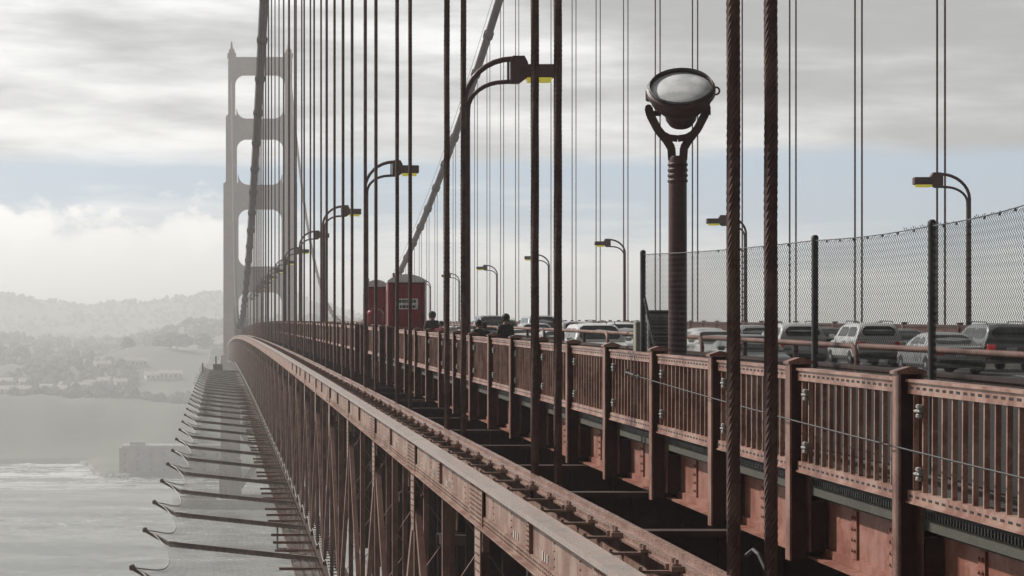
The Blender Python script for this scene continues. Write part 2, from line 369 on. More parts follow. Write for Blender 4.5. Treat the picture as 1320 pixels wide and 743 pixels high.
def strut(hin,z0,z1,r):                                # portal strut with rounded, stepped corner brackets below and above
    mb = MB(); mb.box(-hin-.3,hin+.3,-3.3,3.3,z0,z1); mb.box(-hin-.3,hin+.3,-3.7,3.7,z0+1.2,z1-1.2)
    for k in range(9):
        x = -hin+(k+.5)*2*hin/9; mb.box(x-.35,x+.35,-3.95,3.95,z0+1.6,z1-1.6)
    for s in (-1,1):
        n = 6
        for dz,zz in ((-1,z0),(1,z1)):
            poly = [(s*(hin+.3),zz)]+[(s*(hin-r+r*math.sin(a)), zz+dz*(r-r*math.cos(a))) for a in [i*PI/2/n for i in range(n+1)]]
            if dz>0 and zz>EZ+150: continue
            mb.prism(poly+[(s*(hin+.3),zz+dz*r)],'y',-2.9,2.9)
    return mb
for hin,z0,z1,r in ((13,145.6,154.6,5),(12.1,112,122.5,5),(11.3,75.4,88,5.2),(11.3,32,45.4,5)):
    strut(hin,EZ+z0,EZ+z1,r).build('portal_strut',M['tower'],tw,world=False)
a = MB()
for z0,z1 in ((10,40),(40,72)):
    for s in (-1,1): a.bar((-s*10.5,0,z0),(s*10.5,0,z1),3,2.6)
    a.box(-10.6,10.6,-2,2,z1-1.5,z1+1.5)
a.build('cross_brace',M['tower'],tw,world=False)
fn = MB(); n=48; rings=[]
for (rx,ry,z) in ((46,27,-4),(46,27,5),(43,24.5,5),(43,24.5,-4)):
    rings.append([(T0.x+rx*math.copysign(abs(math.cos(2*PI*k/n))**.8,math.cos(2*PI*k/n)),TOWER_Y+ry*math.copysign(abs(math.sin(2*PI*k/n))**.8,math.sin(2*PI*k/n)),z) for k in range(n)])
fn.loft(rings,cap=False); tag(fn.build('pier_fender',M['pier']),'pale oval concrete fender wall round the foot of the tower','fender wall')

# ------------------------------------------------------------------ main cables
def make_cable(x0,x1,fz,label,hang):
    t = thing('main_cable',label,'cable',(x0,300,fz(300)))
    X = lambda y: x0 + (x1-x0)*sm(620,TOWER_Y,y)
    ys = frange(-60,150,8)+frange(156,620,5)+frange(626,TOWER_Y,12)
    mb = MB(); mb.tube([(X(y),y,fz(y)) for y in ys],.52,10); mb.build('strand',M['cable'],t,smooth=60)
    for y in hang:
        if y>760 : continue
        bd = MB(); d = Vector((0,1,(fz(y+.5)-fz(y-.5)))).normalized(); c = Vector((X(y),y,fz(y)))
        bd.tube([c-d*.6,c+d*.6],.68,10); bd.box(c.x-.12,c.x+.12,y-.5,y+.5,c.z-.9,c.z-.5); bd.box(c.x-.1,c.x+.1,y-.45,y+.45,c.z+.55,c.z+.75)
        bd.build('cable_band',M['cable'],t)
    hr = MB()
    for s in (-.5,.5):
        hr.tube([(X(y)+s,y,fz(y)+1.25) for y in ys],.025,4)
    hr.build('hand_line',M['cable'],t)
    return X
hangL = [24.26+15.24*k for k in range(80) if 24.26+15.24*k<TOWER_Y-12]
hangR = [115.4+14.9*k for k in range(-6,76) if 115.4+14.9*k<TOWER_Y-12]
XcL = make_cable(XL,6.7,cable_left,'thick main cable falling steeply in front of the tower on the near side',hangL)
XcR = make_cable(XR,36.5,cable_right,'thick main cable sweeping down over the roadway from top centre','' and [] or hangR)

# ------------------------------------------------------------------ suspender ropes
def twisted(mb, x, y, z0, z1, r, pitch=.66, strands=8, per=9):
    rs = r*.40; rc = r-rs; n = int((z1-z0)/pitch*per)
    for s in range(strands):
        mb.tube([(x+rc*math.cos(2*PI*(s/strands+(i/per))), y+rc*math.sin(2*PI*(s/strands+(i/per))), z0+(z1-z0)*i/n) for i in range(n+1)], rs, 5)
near_names = {0:'%s of the two heaviest twisted ropes, crossing the front of the railing',1:'%s of the two twisted ropes crossing the largest street lamp head',
              2:'%s of the two twisted ropes beside the tallest looking lamp post' ,3:'%s of the two dark ropes crossing the red toilets'}
proto = None
def rope_mesh(k, z0, ztop, r, twist_to):
    mb = MB()
    if twist_to>z0:
        twisted(mb,0,0,z0,twist_to,r,per=9 if k<2 else 6); mb.tube([(0,0,twist_to-.3),(0,0,ztop)],r,8)
    else: mb.tube([(0,0,z0),(0,0,ztop)],r,6)
    return mb
def place_ropes(hang, X, fz, side):
    for k,y in enumerate(hang):
        ztop = fz(y)-.3; zb = P(y)-(3.1 if side=='L' else 3.0)
        if ztop-zb<1.2: continue
        r = (.073 if y<60 else .0625 if y<130 else .052 if y<220 else .042) if side=='L' else (.052 if y<200 else .044)
        tw_ = zb+3.5+y*.16 if (side=='L' and k<4) else -1
        mb = rope_mesh(k,0,ztop-zb,r,tw_-zb if tw_>0 else -1)
        first = None
        for s,nm in ((-1,'left'),(1,'right')):
            loc = (X(y)+s*.19,y,zb)
            if first is None:
                first = o = mb.build('suspender_rope',M['rope'],smooth=70); o.location = loc
            else:
                o = first.copy(); COL.objects.link(o); o.location = loc
            if side=='L' and k<4: lab = near_names[k]%nm; grp = 'twisted suspender ropes on the near side'
            elif side=='L': lab = 'thin dark suspender rope of the near cable, in the row receding toward the tower'; grp='receding suspender ropes of the near cable'
            else: lab = 'thin suspender rope in the paired row beyond the roadway'; grp='suspender ropes beyond the roadway'
            tag(o,lab,'rope',grp)
place_ropes([y for y in hangL if y<900],XcL,cable_left,'L')
place_ropes([y for y in hangR if 70<y<900],XcR,cable_right,'R')

# ------------------------------------------------------------------ near stiffening truss
YS = frange(-8,150,3)+frange(156,600,6)+frange(612,TOWER_Y-6,12)
NODE0, NODE = 12.9, 13.3
XO, XI = 4.30, 5.22                                    # outer and inner web planes
tr = thing('stiffening_truss','riveted red brown stiffening truss running from the lower right to the tower','bridge truss',(4.8,0,P(0)-11))
c = MB()
c.strip(XO,XO+.03,CHORD_TOP+.03,CHORD_BOT,YS); c.strip(XI-.03,XI,CHORD_TOP+.03,CHORD_BOT,YS)
c.strip(XO-.035,XO-.002,CHORD_TOP+.032,CHORD_TOP+.16,YS); c.strip(XO-.035,XO-.002,CHORD_BOT-.16,CHORD_BOT,YS)   # flange angles
c.strip(XO-.12,XO+.14,CHORD_BOT+.002,CHORD_BOT+.025,YS); c.strip(XI-.14,XI+.1,CHORD_BOT+.002,CHORD_BOT+.025,YS)
nodes = [NODE0+NODE*i for i in range(-1,94)]
def webx(y): return XO-.002
near_nodes = [y for y in nodes if y<135]
for i,y in enumerate(near_nodes):
    # splice plates at the node and a cover strap at mid panel
    c.loft([[(XO-.060,yy,P(yy)-CHORD_BOT-.0),(XO-.036,yy,P(yy)-CHORD_BOT),(XO-.036,yy,P(yy)-CHORD_TOP-.035),(XO-.060,yy,P(yy)-CHORD_TOP-.035)] for yy in (y-.95,y+.95)])
    ym = y+NODE/2
    c.loft([[(XO-.055,yy,P(yy)-CHORD_BOT+.162),(XO-.002,yy,P(yy)-CHORD_BOT+.162),(XO-.002,yy,P(yy)-CHORD_TOP-.162),(XO-.055,yy,P(yy)-CHORD_TOP-.162)] for yy in (ym-.12,ym+.12)])
def riv(mb,x,y,h,r=.02,ax=(-1,0,0)): mb.dome((x,y,P(y)-h),r,r*.8,ax)
y=6.0
while y<95:
    for h in (CHORD_TOP+.075,CHORD_BOT-.055,CHORD_BOT-.115): riv(c,XO-.035,y,h)
    y += .19 if y<60 else .35
for y0 in near_nodes:
    if y0>100: break
    for h in [CHORD_TOP+.08+.077*k for k in range(9)]:
        for dy in [-.82+.13*k for k in range(13)]:
            if abs(dy)<.09: continue
            riv(c,XO-.06,y0+dy,h,.021)
    for dy in (-.07,.07):
        for k in range(6): riv(c,XO-.055,y0+NODE/2+dy,CHORD_TOP+.2+.067*k,.018)
    for dy in (2.2,4.4,8.9,11.2):
        for k in range(4): riv(c,XO-.003,y0+dy,CHORD_TOP+.22+.1*k,.017)
chord = c.build('top_chord',M['chord'],tr)
c = MB(); c.strip(XO-.15,XO+.13,CHORD_TOP-.004,CHORD_TOP+.028,YS); c.strip(XO-.15,XO-.125,CHORD_TOP+.03,CHORD_TOP+.07,YS); c.strip(XO+.10,XO+.12,CHORD_TOP-.02,CHORD_TOP-.006,YS)
c.build('cover_plate',M['plate'],chord)
c = MB(); c.strip(XI-.36,XI+.08,CHORD_TOP-.006,CHORD_TOP+.026,YS); c.strip(XI-.33,XI-.27,CHORD_TOP-.06,CHORD_TOP-.008,YS); c.strip(XI-.10,XI-.04,CHORD_TOP-.075,CHORD_TOP-.008,YS)
c.strip(XI+.02,XI+.08,CHORD_TOP-.03,CHORD_TOP-.008,YS); c.strip(XI-.22,XI-.19,CHORD_TOP-.035,CHORD_TOP-.008,YS)
c.build('inner_cover_plate',M['pink'],chord)
# tie bars with bolted clamps across the slot between the two cover plates
y = 8.0; i = 0; c=MB()
while y<330:
    z = P(y)-CHORD_TOP; w = .035
    c.box(XO+.12,XI-.3,y-w,y+w,z-.02,z+.012)
    hh = .085 if i%2 else .05
    c.box(XI-.44,XI-.35,y-.10,y+.10,z+.013,z+hh)
    if i%2: c.box(XI-.47,XI-.33,y-.19,y-.15,z+.013,z+hh*.8); c.box(XI-.47,XI-.33,y+.15,y+.19,z+.013,z+hh*.8)
    if y<90:
        for dy in (-.09,.09): c.tube([(XI-.40,y+dy,z+hh),(XI-.40,y+dy,z+hh+.05)],.025,6)
        c.tube([(XO+.15,y,z+.012),(XO+.15,y,z+.05)],.03,6)
    y += 1.92; i += 1
    if y<188: c.build('tie_bar',M['pink'],chord); c=MB()
tag(c.build('far_tie_bars',M['pink'],chord),kind='stuff')
c = MB(); c.strip(XO+.04,XI-.04,CHORD_BOT-.09,CHORD_BOT-.05,YS); c.build('chord_floor',M['under'],chord)
# stencilled marks
c = MB()
for y in (NODE0+NODE*k+dy for k in range(1,4) for dy in (5.0,8.1)):
    for j in range(3):
        yy = y+j*.22; c.box(XO-.012,XO-.004,yy,yy+.09,P(yy)-CHORD_BOT+.185,P(yy)-CHORD_BOT+.30)
c.build('stencil_mark',M['stencil'],chord)
BOT = 10.55
far = MB()
def member(mb,p,q,w,near):
    mb.bar((XO+.08,)+p,(XO+.08,)+q,.14,w,up=(0,0,1))
    if near>=0: mb.bar((XI-.07,)+p,(XI-.07,)+q,.12,w,up=(0,0,1))
    if near>0:
        P0=Vector(p); Q0=Vector(q); L=(Q0-P0).length; n=max(3,int(L/.9)); dx=(XO+.13,XI-.13)
        for i in range(n):
            a=P0.lerp(Q0,i/n); b=P0.lerp(Q0,(i+1)/n)
            mb.bar((dx[i%2],a.x,a.y),(dx[1-i%2],b.x,b.y),.07,.02)
            if near>1: mb.bar((dx[1-i%2],a.x,a.y),(dx[i%2],b.x,b.y),.07,.02)
nd = nv = 0
for i,y in enumerate(nodes):
    zt = P(y)-CHORD_BOT; near = 1 if y<85 else 0; ym=y+NODE/2
    zb = P(ym)-BOT; yb = y-NODE/2; zb2 = P(yb)-BOT
    tgt = []
    for (yy,zz) in ((ym,zb),(yb,zb2)):
        s = 1 if yy>y else -1
        if y<640:
            mb=MB(); member(mb,(y+s*.22,zt-.9),(yy,zz),.24,-1); mb.build('diagonal',M['truss'],tr)
        else: member(far,(y+s*.22,zt-.9),(yy,zz),.24,-1)
    if y<640:
        mb=MB(); member(mb,(y,zt-.5),(y,P(y)-BOT),.16,near); mb.build('vertical_post',M['truss'],tr)
        mb=MB(); member(mb,(ym,P(ym)-CHORD_BOT-.02),(ym,P(ym)-BOT),.15,near); mb.build('vertical_post',M['truss'],tr)
        for x0,x1 in ((XO-.03,XO+.0),(XI,XI+.03)):
            if x0>XO and y>200: continue
            mb=MB(); mb.prism([(y-.42,zt-.03-.42*.0187),(y+.42,zt-.03),(y+.42,zt-.75),(y+.3,zt-1.35),(y-.3,zt-1.35),(y-.42,zt-.75)],'x',x0,x1)
            if y<80 and x0<XO:
              for r_ in range(9):
                for cc in (-.3,-.12,.12,.3): mb.dome((XO-.031,y+cc*(1 if r_<6 else .75),zt-.12-.135*r_),.021,.017,(-1,0,0))
            mb.build('gusset_plate',M['chord'],tr)
    else:
        member(far,(y,zt),(y,P(y)-BOT),.16,0)
tag(far.build('far_web_members',M['truss'],tr),kind='stuff')
mb=MB()
for x0,x1 in ((XO,XO+.12),(XI-.12,XI)): mb.strip(x0,x1,BOT,BOT+.7,YS)
mb.strip(XO-.05,XO+.2,BOT-.03,BOT-.002,YS)
for y in frange(10,300,1.2): mb.box(XO+.12,XI-.12,y-.04,y+.04,P(y)-BOT-.04,P(y)-BOT)
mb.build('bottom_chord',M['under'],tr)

# far-side truss (only its inner face can be seen under the deck)
t2 = thing('stiffening_truss','dark stiffening truss under the far edge of the roadway','bridge truss',(34.3,0,P(0)-11))
mb=MB(); mb.strip(33.9,34.9,CHORD_TOP,CHORD_BOT,YS); mb.build('top_chord',M['chord'],t2)
mb=MB(); mb.strip(33.9,34.9,BOT,BOT+.7,YS); mb.build('bottom_chord',M['truss'],t2)
mb=MB()
for y in nodes:
    mb.bar((34.4,y,P(y)-CHORD_BOT),(34.4,y+NODE/2,P(y+NODE/2)-BOT),.5,.3); mb.bar((34.4,y,P(y)-CHORD_BOT),(34.4,y-NODE/2,P(y-NODE/2)-BOT),.5,.3); mb.bar((34.4,y,P(y)-CHORD_BOT),(34.4,y,P(y)-BOT),.4,.25)
mb.build('web_members',M['truss'],t2)

# ------------------------------------------------------------------ deck
o = None
mb=MB(); mb.strip(11.42,29.6,ROAD_H,ROAD_H+.35,YS); mb.build('road',M['asphalt'])['kind']='structure'
mb=MB(); mb.strip(6.98,11.1,WALK_H,WALK_H+.22,YS); mb.build('sidewalk',M['walk'])['kind']='structure'
mb=MB(); mb.strip(11.102,11.418,WALK_H-.02,ROAD_H+.3,YS); mb.strip(29.602,29.9,WALK_H-.02,ROAD_H+.3,YS); mb.build('kerb',M['conc'])['kind']='structure'
mb=MB(); mb.strip(29.902,33.5,WALK_H,WALK_H+.22,YS); mb.build('pavement',M['walk'])['kind']='structure'
mb=MB()
for x in (14.4,17.4,23.4,26.4):
    y=10
    while y<500: mb.loft([[(x-.06,yy,P(yy)-ROAD_H+.004),(x+.06,yy,P(yy)-ROAD_H+.004),(x+.06,yy,P(yy)-ROAD_H+.008),(x-.06,yy,P(yy)-ROAD_H+.008)] for yy in (y,y+3.5)]); y+=11
mb.build('lane_marking',M['line'])['kind']='structure'
mb=MB()
for y in frange(20,600,8): mb.tube([(20.4,y,P(y)-ROAD_H),(20.4,y,P(y)-ROAD_H+.6)],.05,6)
# edge beam, brackets and stringer below the railing
ef = thing('edge_framing','red riveted stringer and concrete edge strip below the railing','deck framing',(7.2,0,P(0)-3))
mb=MB(); mb.strip(7.04,7.07,2.20,2.86,YS); mb.strip(6.86,7.26,2.86,2.89,YS); mb.strip(7.0,7.037,2.76,2.857,YS); 
y=14.0
POST0, PSP = 23.3, 4.41
posts = [POST0+PSP*i for i in range(-2,270)]
for yp in posts[:34]:
    for yy in (yp+1.6,yp+3.1):
        mb.box(7.012,7.038,yy-.10,yy+.10,P(yy)-2.755,P(yy)-2.22)
        if yp<75:
            for dy in (-.05,.05):
                for k in range(4): mb.dome((7.012,yy+dy,P(yy)-2.30-.12*k),.027,.022,(-1,0,0))
mb.build('stringer',M['web'],ef)
mb=MB(); 
YE = [y for y in YS if y>=8]
for yp in posts[:60]:
    ya,yb=yp+.42,yp+PSP-.12
    mb.strip(6.82,6.96,2.02,2.13,[ya,yb])
mb.strip(6.965,7.2,2.0,2.19,YS)
mb.build('edge_strip',M['conc'],ef)
for yp in posts[:60]:
    mb=MB(); mb.box(6.63,7.03,yp+.112,yp+.15,P(yp)-2.88,P(yp)-2.13); mb.box(6.85,7.03,yp-.11,yp+.1119,P(yp)-2.80,P(yp)-2.22)
    mb.build('bracket',M['under'],ef)
mb=MB()
for yp in posts[:20]:
    mb.box(6.90,7.0,yp+.60,yp+.98,P(yp)-2.78,P(yp)-2.42)
    for dy in (.70,.86):
        for k in range(2): mb.dome((6.90,yp+dy,P(yp)-2.52-.13*k),.035,.03,(-1,0,0))
mb.build('splice_plate',M['rail'],ef)
mb=MB()                                                # gritty drain strip under the bottom rail
for yp in posts[:26]:
    y=yp+.5
    while y<yp+PSP-.15: mb.box(6.82,6.98,y,y+.035,P(y)-2.016,P(y)-1.95); y+=.09
mb.build('grating',M['galv'],ef)
# floor beams
fb = thing('floor_beams','dark steel floor beams and stringers below the deck','deck framing',(20,0,P(0)-5))
for i,y in enumerate(frange(5,5+6.65*95,6.65)):
    mb=MB(); z=P(y); mb.box(5.32,33.85,y-.02,y+.02,z-9.0,z-2.95); mb.box(5.32,33.85,y-.2,y+.2,z-2.99,z-2.91); mb.box(5.32,33.85,y-.2,y+.2,z-9.05,z-8.98)
    if y<90:
        for x in frange(5.8,9,.8): mb.box(x-.02,x+.02,y-.18,y-.021,z-8.97,z-3.0)
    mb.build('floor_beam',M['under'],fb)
mb=MB()
for x in (9,12,15,18,21,24,27,30,33): mb.strip(x-.1,x+.1,2.5,2.93,YS)
for y in frange(5,5+6.65*95,6.65*2):
    mb.bar((5.3,y,P(y)-5.5),(33.9,y+13.3,P(y+13.3)-5.5),.25,.25); mb.bar((33.9,y,P(y)-5.53),(5.3,y+13.3,P(y+13.3)-5.53),.25,.25)
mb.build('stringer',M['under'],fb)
mb=MB()                                               # pipes and a drain frame in the dark gap
mb.strip(5.75,5.87,4.05,4.17,[y for y in YS if y<300]); mb.strip(6.2,6.26,3.8,3.86,[y for y in YS if y<300])
mb.build('service_pipe',M['dark'],fb)

# ------------------------------------------------------------------ near railing
XRAIL=6.72
rl = thing('railing','red brown pedestrian railing of upright bars and square posts along the sidewalk','railing',(XRAIL,0,P(0)-WALK_H))
def local_strip(mb,x0,x1,z0,z1,y0,y1): mb.box(x0,x1,y0,y1,z0,z1)
# a panel is modelled level at its first post and turned to the slope of the deck
def panel_meshes(fine):
    L0,L1=.115,PSP-.115
    a=MB()
    n=14
    for k in range(n):
        y=L0+.12+(L1-L0-.24)*k/(n-1)
        a.box(-.024,.024,y-.016,y+.016,.1551,1.085)
    b=MB()                                             # top channel: web plate, two lips and a rounded cap
    b.box(-.045,-.03,L0,L1,1.085,1.20); b.box(.03,.045,L0,L1,1.085,1.20); b.box(-.03,.03,L0,L1,1.085,1.10); b.box(-.07,.07,L0,L1,1.2001,1.228)
    d=MB(); d.box(-.045,-.03,L0,L1,.05,.155); d.box(.03,.045,L0,L1,.05,.155); d.box(-.03,.03,L0,L1,.14,.155); d.box(-.065,.065,L0,L1,.03,.0499)
    h=MB()
    if fine:                                           # dark hand holes along both channels
        for (z,hh) in ((1.145,.026),(.10,.024)):
            m_=20
            for k in range(m_):
                y=L0+.13+(L1-L0-.26)*k/(m_-1); h.rbox((-.0455,y,z),(.004,.11,hh),.0015)
    return a,b,d,h
def first_panel(fine):
    a,b,d,h=panel_meshes(fine)
    p=a.build('panel',M['rail'],None,world=False); p.parent=rl
    t=b.build('top_rail',M['rail'],None,world=False); t.parent=p
    q=d.build('bottom_rail',M['rail'],None,world=False); q.parent=p
    if fine:
        hh=h.build('rail_slot',M['black'],None,world=False); hh.parent=p
        for z in (.33,.93):
            g=MB()
            g.rbox((-.05,PSP-.50,z),(.07,.09,.035),.01); g.rbox((-.055,PSP-.52,z+.045),(.05,.07,.045),.01); g.rbox((-.055,PSP-.52,z-.045),(.05,.07,.045),.01); g.tube([(-.07,PSP-.42,z),(-.07,PSP-.60,z)],.012,6)
            gg=g.build('clamp',M['clamp'],None,world=False); gg.parent=p
    return p
fineP=first_panel(True); coarseP=first_panel(False)
GAP={15,16,19,20}
nfine=nco=0
base=root_loc(rl)
def put_panel(src,used,yp):
    o=src if not used else copy_tree(src,rl)
    o.location=Vector((XRAIL,yp,P(yp)-WALK_H))-base; o.rotation_euler=(math.atan(slope(yp+PSP/2)),0,0)
used_f=used_c=False; farr=MB()
for i,yp in enumerate(posts):
    idx=i-2
    if idx in GAP: continue
    if idx<12: put_panel(fineP,used_f,yp); used_f=True
    elif idx<80: put_panel(coarseP,used_c,yp); used_c=True
    else:
        farr.strip(XRAIL-.03,XRAIL+.03,RAIL_H,RAIL_H+.18,[yp,yp+PSP]); farr.strip(XRAIL-.02,XRAIL+.02,RAIL_H+.2,1.84,[yp+.1,yp+PSP-.1]); farr.box(XRAIL-.12,XRAIL+.12,yp-.11,yp+.11,P(yp)-2.8,P(yp)-RAIL_H+.05)
tag(farr.build('far_railing',M['rail'],rl),kind='stuff')
def post_mesh(detail):
    a=MB(); a.box(-.13,-.105,-.11,.11,-1.0,1.27); a.box(.095,.12,-.11,.11,-.9,1.27)
    a.loft([[(-.15,-.13,1.272),(.14,-.13,1.272),(.14,.13,1.272),(-.15,.13,1.272)],[(-.15,-.13,1.30),(.14,-.13,1.30),(.14,.13,1.30),(-.15,.13,1.30)],[(-.02,-.13,1.345),(.01,-.13,1.345),(.01,.13,1.345),(-.02,.13,1.345)]])
    return a
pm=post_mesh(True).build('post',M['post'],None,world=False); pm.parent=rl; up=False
a=MB(); a.box(-.1049,.0949,.05,.07,-.98,1.268); pw=a.build('post_web',M['dark'],None,world=False); pw.parent=pm  # recess shade put into the colour: web darker than the flanges
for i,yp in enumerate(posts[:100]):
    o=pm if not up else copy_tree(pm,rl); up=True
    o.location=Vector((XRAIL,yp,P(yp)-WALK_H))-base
# loose wire strung along the railing
mb=MB(); pts=[]
for k in range(41):
    y=37.6-k*.55; s=k/40; h=1.03+.38*s+.05*math.sin(s*PI); pts.append((XRAIL-.19,y,P(y)-h))
mb.tube(pts,.009,5); mb.tube([pts[0],(XRAIL-.19,38.3,P(38.3)-1.0)],.022,6); mb.rbox((XRAIL-.19,37.2,P(37.2)-1.04),(.05,.16,.06),.012); mb.rbox((XRAIL-.17,38.4,P(38.4)-1.0),(.05,.08,.1),.012)
tag(mb.build('wire',M['wire']),'thin grey wire strung across the railing bars with a clamp at its end','wire')
mb=MB(); y=21.2; mb.tube([(5.46,24.75,P(24)-2.53),(5.50,24.6,P(24)-2.46),(5.53,24.5,P(24)-2.50),(5.70,23.9,P(24)-3.1),(5.72,23.85,P(24)-3.6)],.022,6)
tag(mb.build('pipe',M['wire']),'thin grey pipe leaning beside the foot of the two heaviest ropes','pipe')

# far railing beyond the road
r2=thing('railing','low red brown railing beyond the traffic along the far edge of the bridge','railing',(33.62,0,P(0)-WALK_H))
YF=[y for y in YS if y>40]
mb=MB(); mb.strip(33.56,33.68,.60,.72,YF); mb.build('top_rail',M['dark'],r2)
mb=MB(); mb.strip(33.57,33.67,1.7,1.84,YF); mb.build('bottom_rail',M['rail'],r2)
mb=MB(); y=60
while y<330: mb.box(33.6,33.65,y-.09,y+.09,P(y)-1.7,P(y)-.72); y+=.26
mb.strip(33.605,33.645,.72,1.7,[y for y in YS if y>=330]); mb.build('picket_panel',M['truss'],r2)
for y in frange(60,60+PSP*70,PSP):
    mb=MB(); mb.box(33.52,33.74,y-.12,y+.12,P(y)-2.6,P(y)-.55); mb.box(33.5,33.76,y-.15,y+.15,P(y)-.549,P(y)-.50); mb.build('post',M['truss'],r2)

# traffic rail between sidewalk and road: bent pipe sections
XT=11.0
tl=thing('guard_rail','red brown pipe guard rail with bent ends between sidewalk and traffic','guard rail',(XT,0,P(0)-WALK_H))
for i,y0 in enumerate([41.2-13.2*2+13.2*k for k in range(40)]):
    mb=MB(); y1=y0+13.0; r=.35
    pts=[(XT,y0,P(y0)-WALK_H),(XT,y0,P(y0)-.62-r)]+[(XT,y0+r-r*math.cos(a),P(y0)-.62-r+r*math.sin(a)) for a in (.4,.8,1.2)]+[(XT,y0+r,P(y0)-.62),(XT,(y0+y1)/2,P((y0+y1)/2)-.62),(XT,y1,P(y1)-.62)]
    mb.tube(pts,.05,8); mb.build('pipe_section',M['truss'],tl,smooth=50)
    for k in (1,2):
        yy=y0+13.2*k/3; q=MB(); q.tube([(XT,yy,P(yy)-WALK_H),(XT,yy,P(yy)-.66)],.05,8); q.build('post',M['dark'],tl,smooth=50)
mb=MB(); mb.strip(XT-.02,XT+.02,1.02,1.9,[y for y in YS if 10<y<400]); mb.strip(XT-.05,XT+.05,.95,1.02,[y for y in YS if 10<y<400]); mb.build('lower_panel',M['under'],tl)

# ------------------------------------------------------------------ chain link fence on the sidewalk
FP=[(7.2,40.6),(8.1,32.5),(8.2,27.5),(7.86,22.6)]
FTOP=1.0
fe=thing('chain_link_fence','tall grey chain link fence standing on the sidewalk at the right','fence',(7.2,40.6,P(40.6)-WALK_H))
FT=[1.0,1.0,1.02,1.12]
for i,(x,y) in enumerate(FP):
    mb=MB(); mb.tube([(x,y,P(y)-WALK_H),(x,y,P(y)+FT[i]-.06)],.047,10); mb.lathe([(.05,-.08),(.05,-.03),(.03,-.005)],10,Matrix.Translation((x,y,P(y)+FT[i]+.02))); mb.build('post',M['fpost'],fe,smooth=40)
for (x0,y0),(x1,y1),ft0,ft1 in zip(FP[:-1],FP[1:],FT[:-1],FT[1:]):
    mb=MB(); L=math.hypot(x1-x0,y1-y0); pitch=.088; n=int(L/pitch); z0=.95; st=pitch*.5; wr=.0048 if y0>30 else .0042
    dxu=(x1-x0)/L; dyu=(y1-y0)/L
    for k in range(n+1):
        pts=[]; zt=WALK_H+ft0+(ft1-ft0)*k/n-.03; m_=int((zt-z0)/st)
        for j in range(m_+1):
            d=min(L,max(0,k*pitch+(pitch*.52 if j%2 else 0))); off=.006*(1 if j%2 else -1)
            x=x0+dxu*d-dyu*off; y=y0+dyu*d+dxu*off
            sag=.03*math.sin(PI*d/L)*(j/m_)
            pts.append((x,y,P(y)-WALK_H+z0+st*j-sag+(.012*math.sin(k*1.7) if j==m_ else 0)))
        mb.tube(pts,wr,3,cap=False)
    mb.build('wire_mesh',M['galv'],fe)
    mb=MB(); mb.loft([[(x-dyu*.012,y+dxu*.012,P(y)-WALK_H+.03),(x+dyu*.012,y-dxu*.012,P(y)-WALK_H+.03),(x+dyu*.012,y-dxu*.012,P(y)-WALK_H+.94),(x-dyu*.012,y+dxu*.012,P(y)-WALK_H+.94)] for x,y in ((x0+dxu*.06,y0+dyu*.06),(x1-dxu*.06,y1-dyu*.06))]); mb.build('gap_dark_board',M['black'],fe)  # added black board that darkens the gaps between the railing pickets
    mb=MB(); ptz=[(x0+(x1-x0)*s/8,y0+(y1-y0)*s/8,P(y0+(y1-y0)*s/8)+ft0+(ft1-ft0)*s/8-.06-.03*math.sin(PI*s/8)) for s in range(9)]
    mb.tube(ptz,.007,5)
    for s in range(1,8): mb.cbox((ptz[s][0]-.01,ptz[s][1],ptz[s][2]-.02),(.02,.02,.03))
    mb.build('tension_wire',M['galv'],fe)
mb=MB(); x,y=FP[0]; mb.tube([(x+.02,y-.05,P(y)+.2),(x+.28,y-1.0,P(y)-WALK_H+.02)],.025,6); mb.build('brace',M['galv'],fe)
mb=MB(); mb.rbox((7.33,41.6,P(41.6)-1.05),(.2,.24,1.7),.015); tag(mb.build('timber_block',M['timber']),'pale upright block beside the end post of the chain link fence','block')
# grey louvred cabinet
cb=thing('cabinet','grey louvred cabinet on the sidewalk edge beyond the fence end','cabinet',(10.45,57,P(57)-WALK_H))
mb=MB(); mb.rbox((0,0,.92),(.5,.45,1.84),.03); body=mb.build('housing',M['grey'],cb,world=False)
mb=MB(); mb.rbox((0,0,1.87),(.56,.52,.06),.015); mb.build('lid',M['fpost'],cb,world=False)
mb=MB()
for k in range(9): mb.bar((-.2,-.235,1.0+k*.08),(.2,-.235,1.0+k*.08),.02,.05)
mb.build('louvre',M['fpost'],cb,world=False)

# ------------------------------------------------------------------ searchlight on the sidewalk
sx,sy=8.5,44.3; zs=P(sy)-WALK_H
sl=thing('searchlight','round glass fronted searchlight on a thick maroon post, held in a forked yoke','searchlight',(sx,sy,zs),-math.atan2(sx,sy))
px2z=lambda py: (VY-py)*sy/F+EZ-zs
mb=MB(); zt=px2z(205)
mb.lathe([(.30,0),(.30,.12),(.19,.2),(.172,.4),(.168,px2z(245)),(.168,zt),(.15,zt+.05)],12); mb.build('post',M['lamp'],sl,world=False,smooth=35)
mb=MB()
for k in range(4): z=px2z(236)+k*.10; mb.lathe([(.168,z),(.185,z+.02),(.185,z+.05),(.168,z+.07)],12)
mb.build('ribbed_collar',M['dark'],sl,world=False,smooth=35)
mb=MB(); z0=zt-.02
for s in (-1,1):
    pts=[(s*.10,0,z0),(s*.115,0,px2z(191)),(s*.20,0,px2z(181)),(s*.36,0,px2z(167)),(s*.50,0,px2z(148)),(s*.53,0,px2z(139))]
    for p,q in zip(pts[:-1],pts[1:]): mb.bar(p,q,.15,.13,up=(0,1,0))
    for p in pts[1:]: mb.lathe([(.066,-.075),(.066,.075)],10,Matrix.Translation(p)@Matrix.Rotation(PI/2,4,'X'))
pts=[(-.42,0,px2z(162)),(-.3,0,px2z(172)),(-.16,0,px2z(177.5)),(0,0,px2z(179)),(.16,0,px2z(177.5)),(.3,0,px2z(172)),(.42,0,px2z(162))]
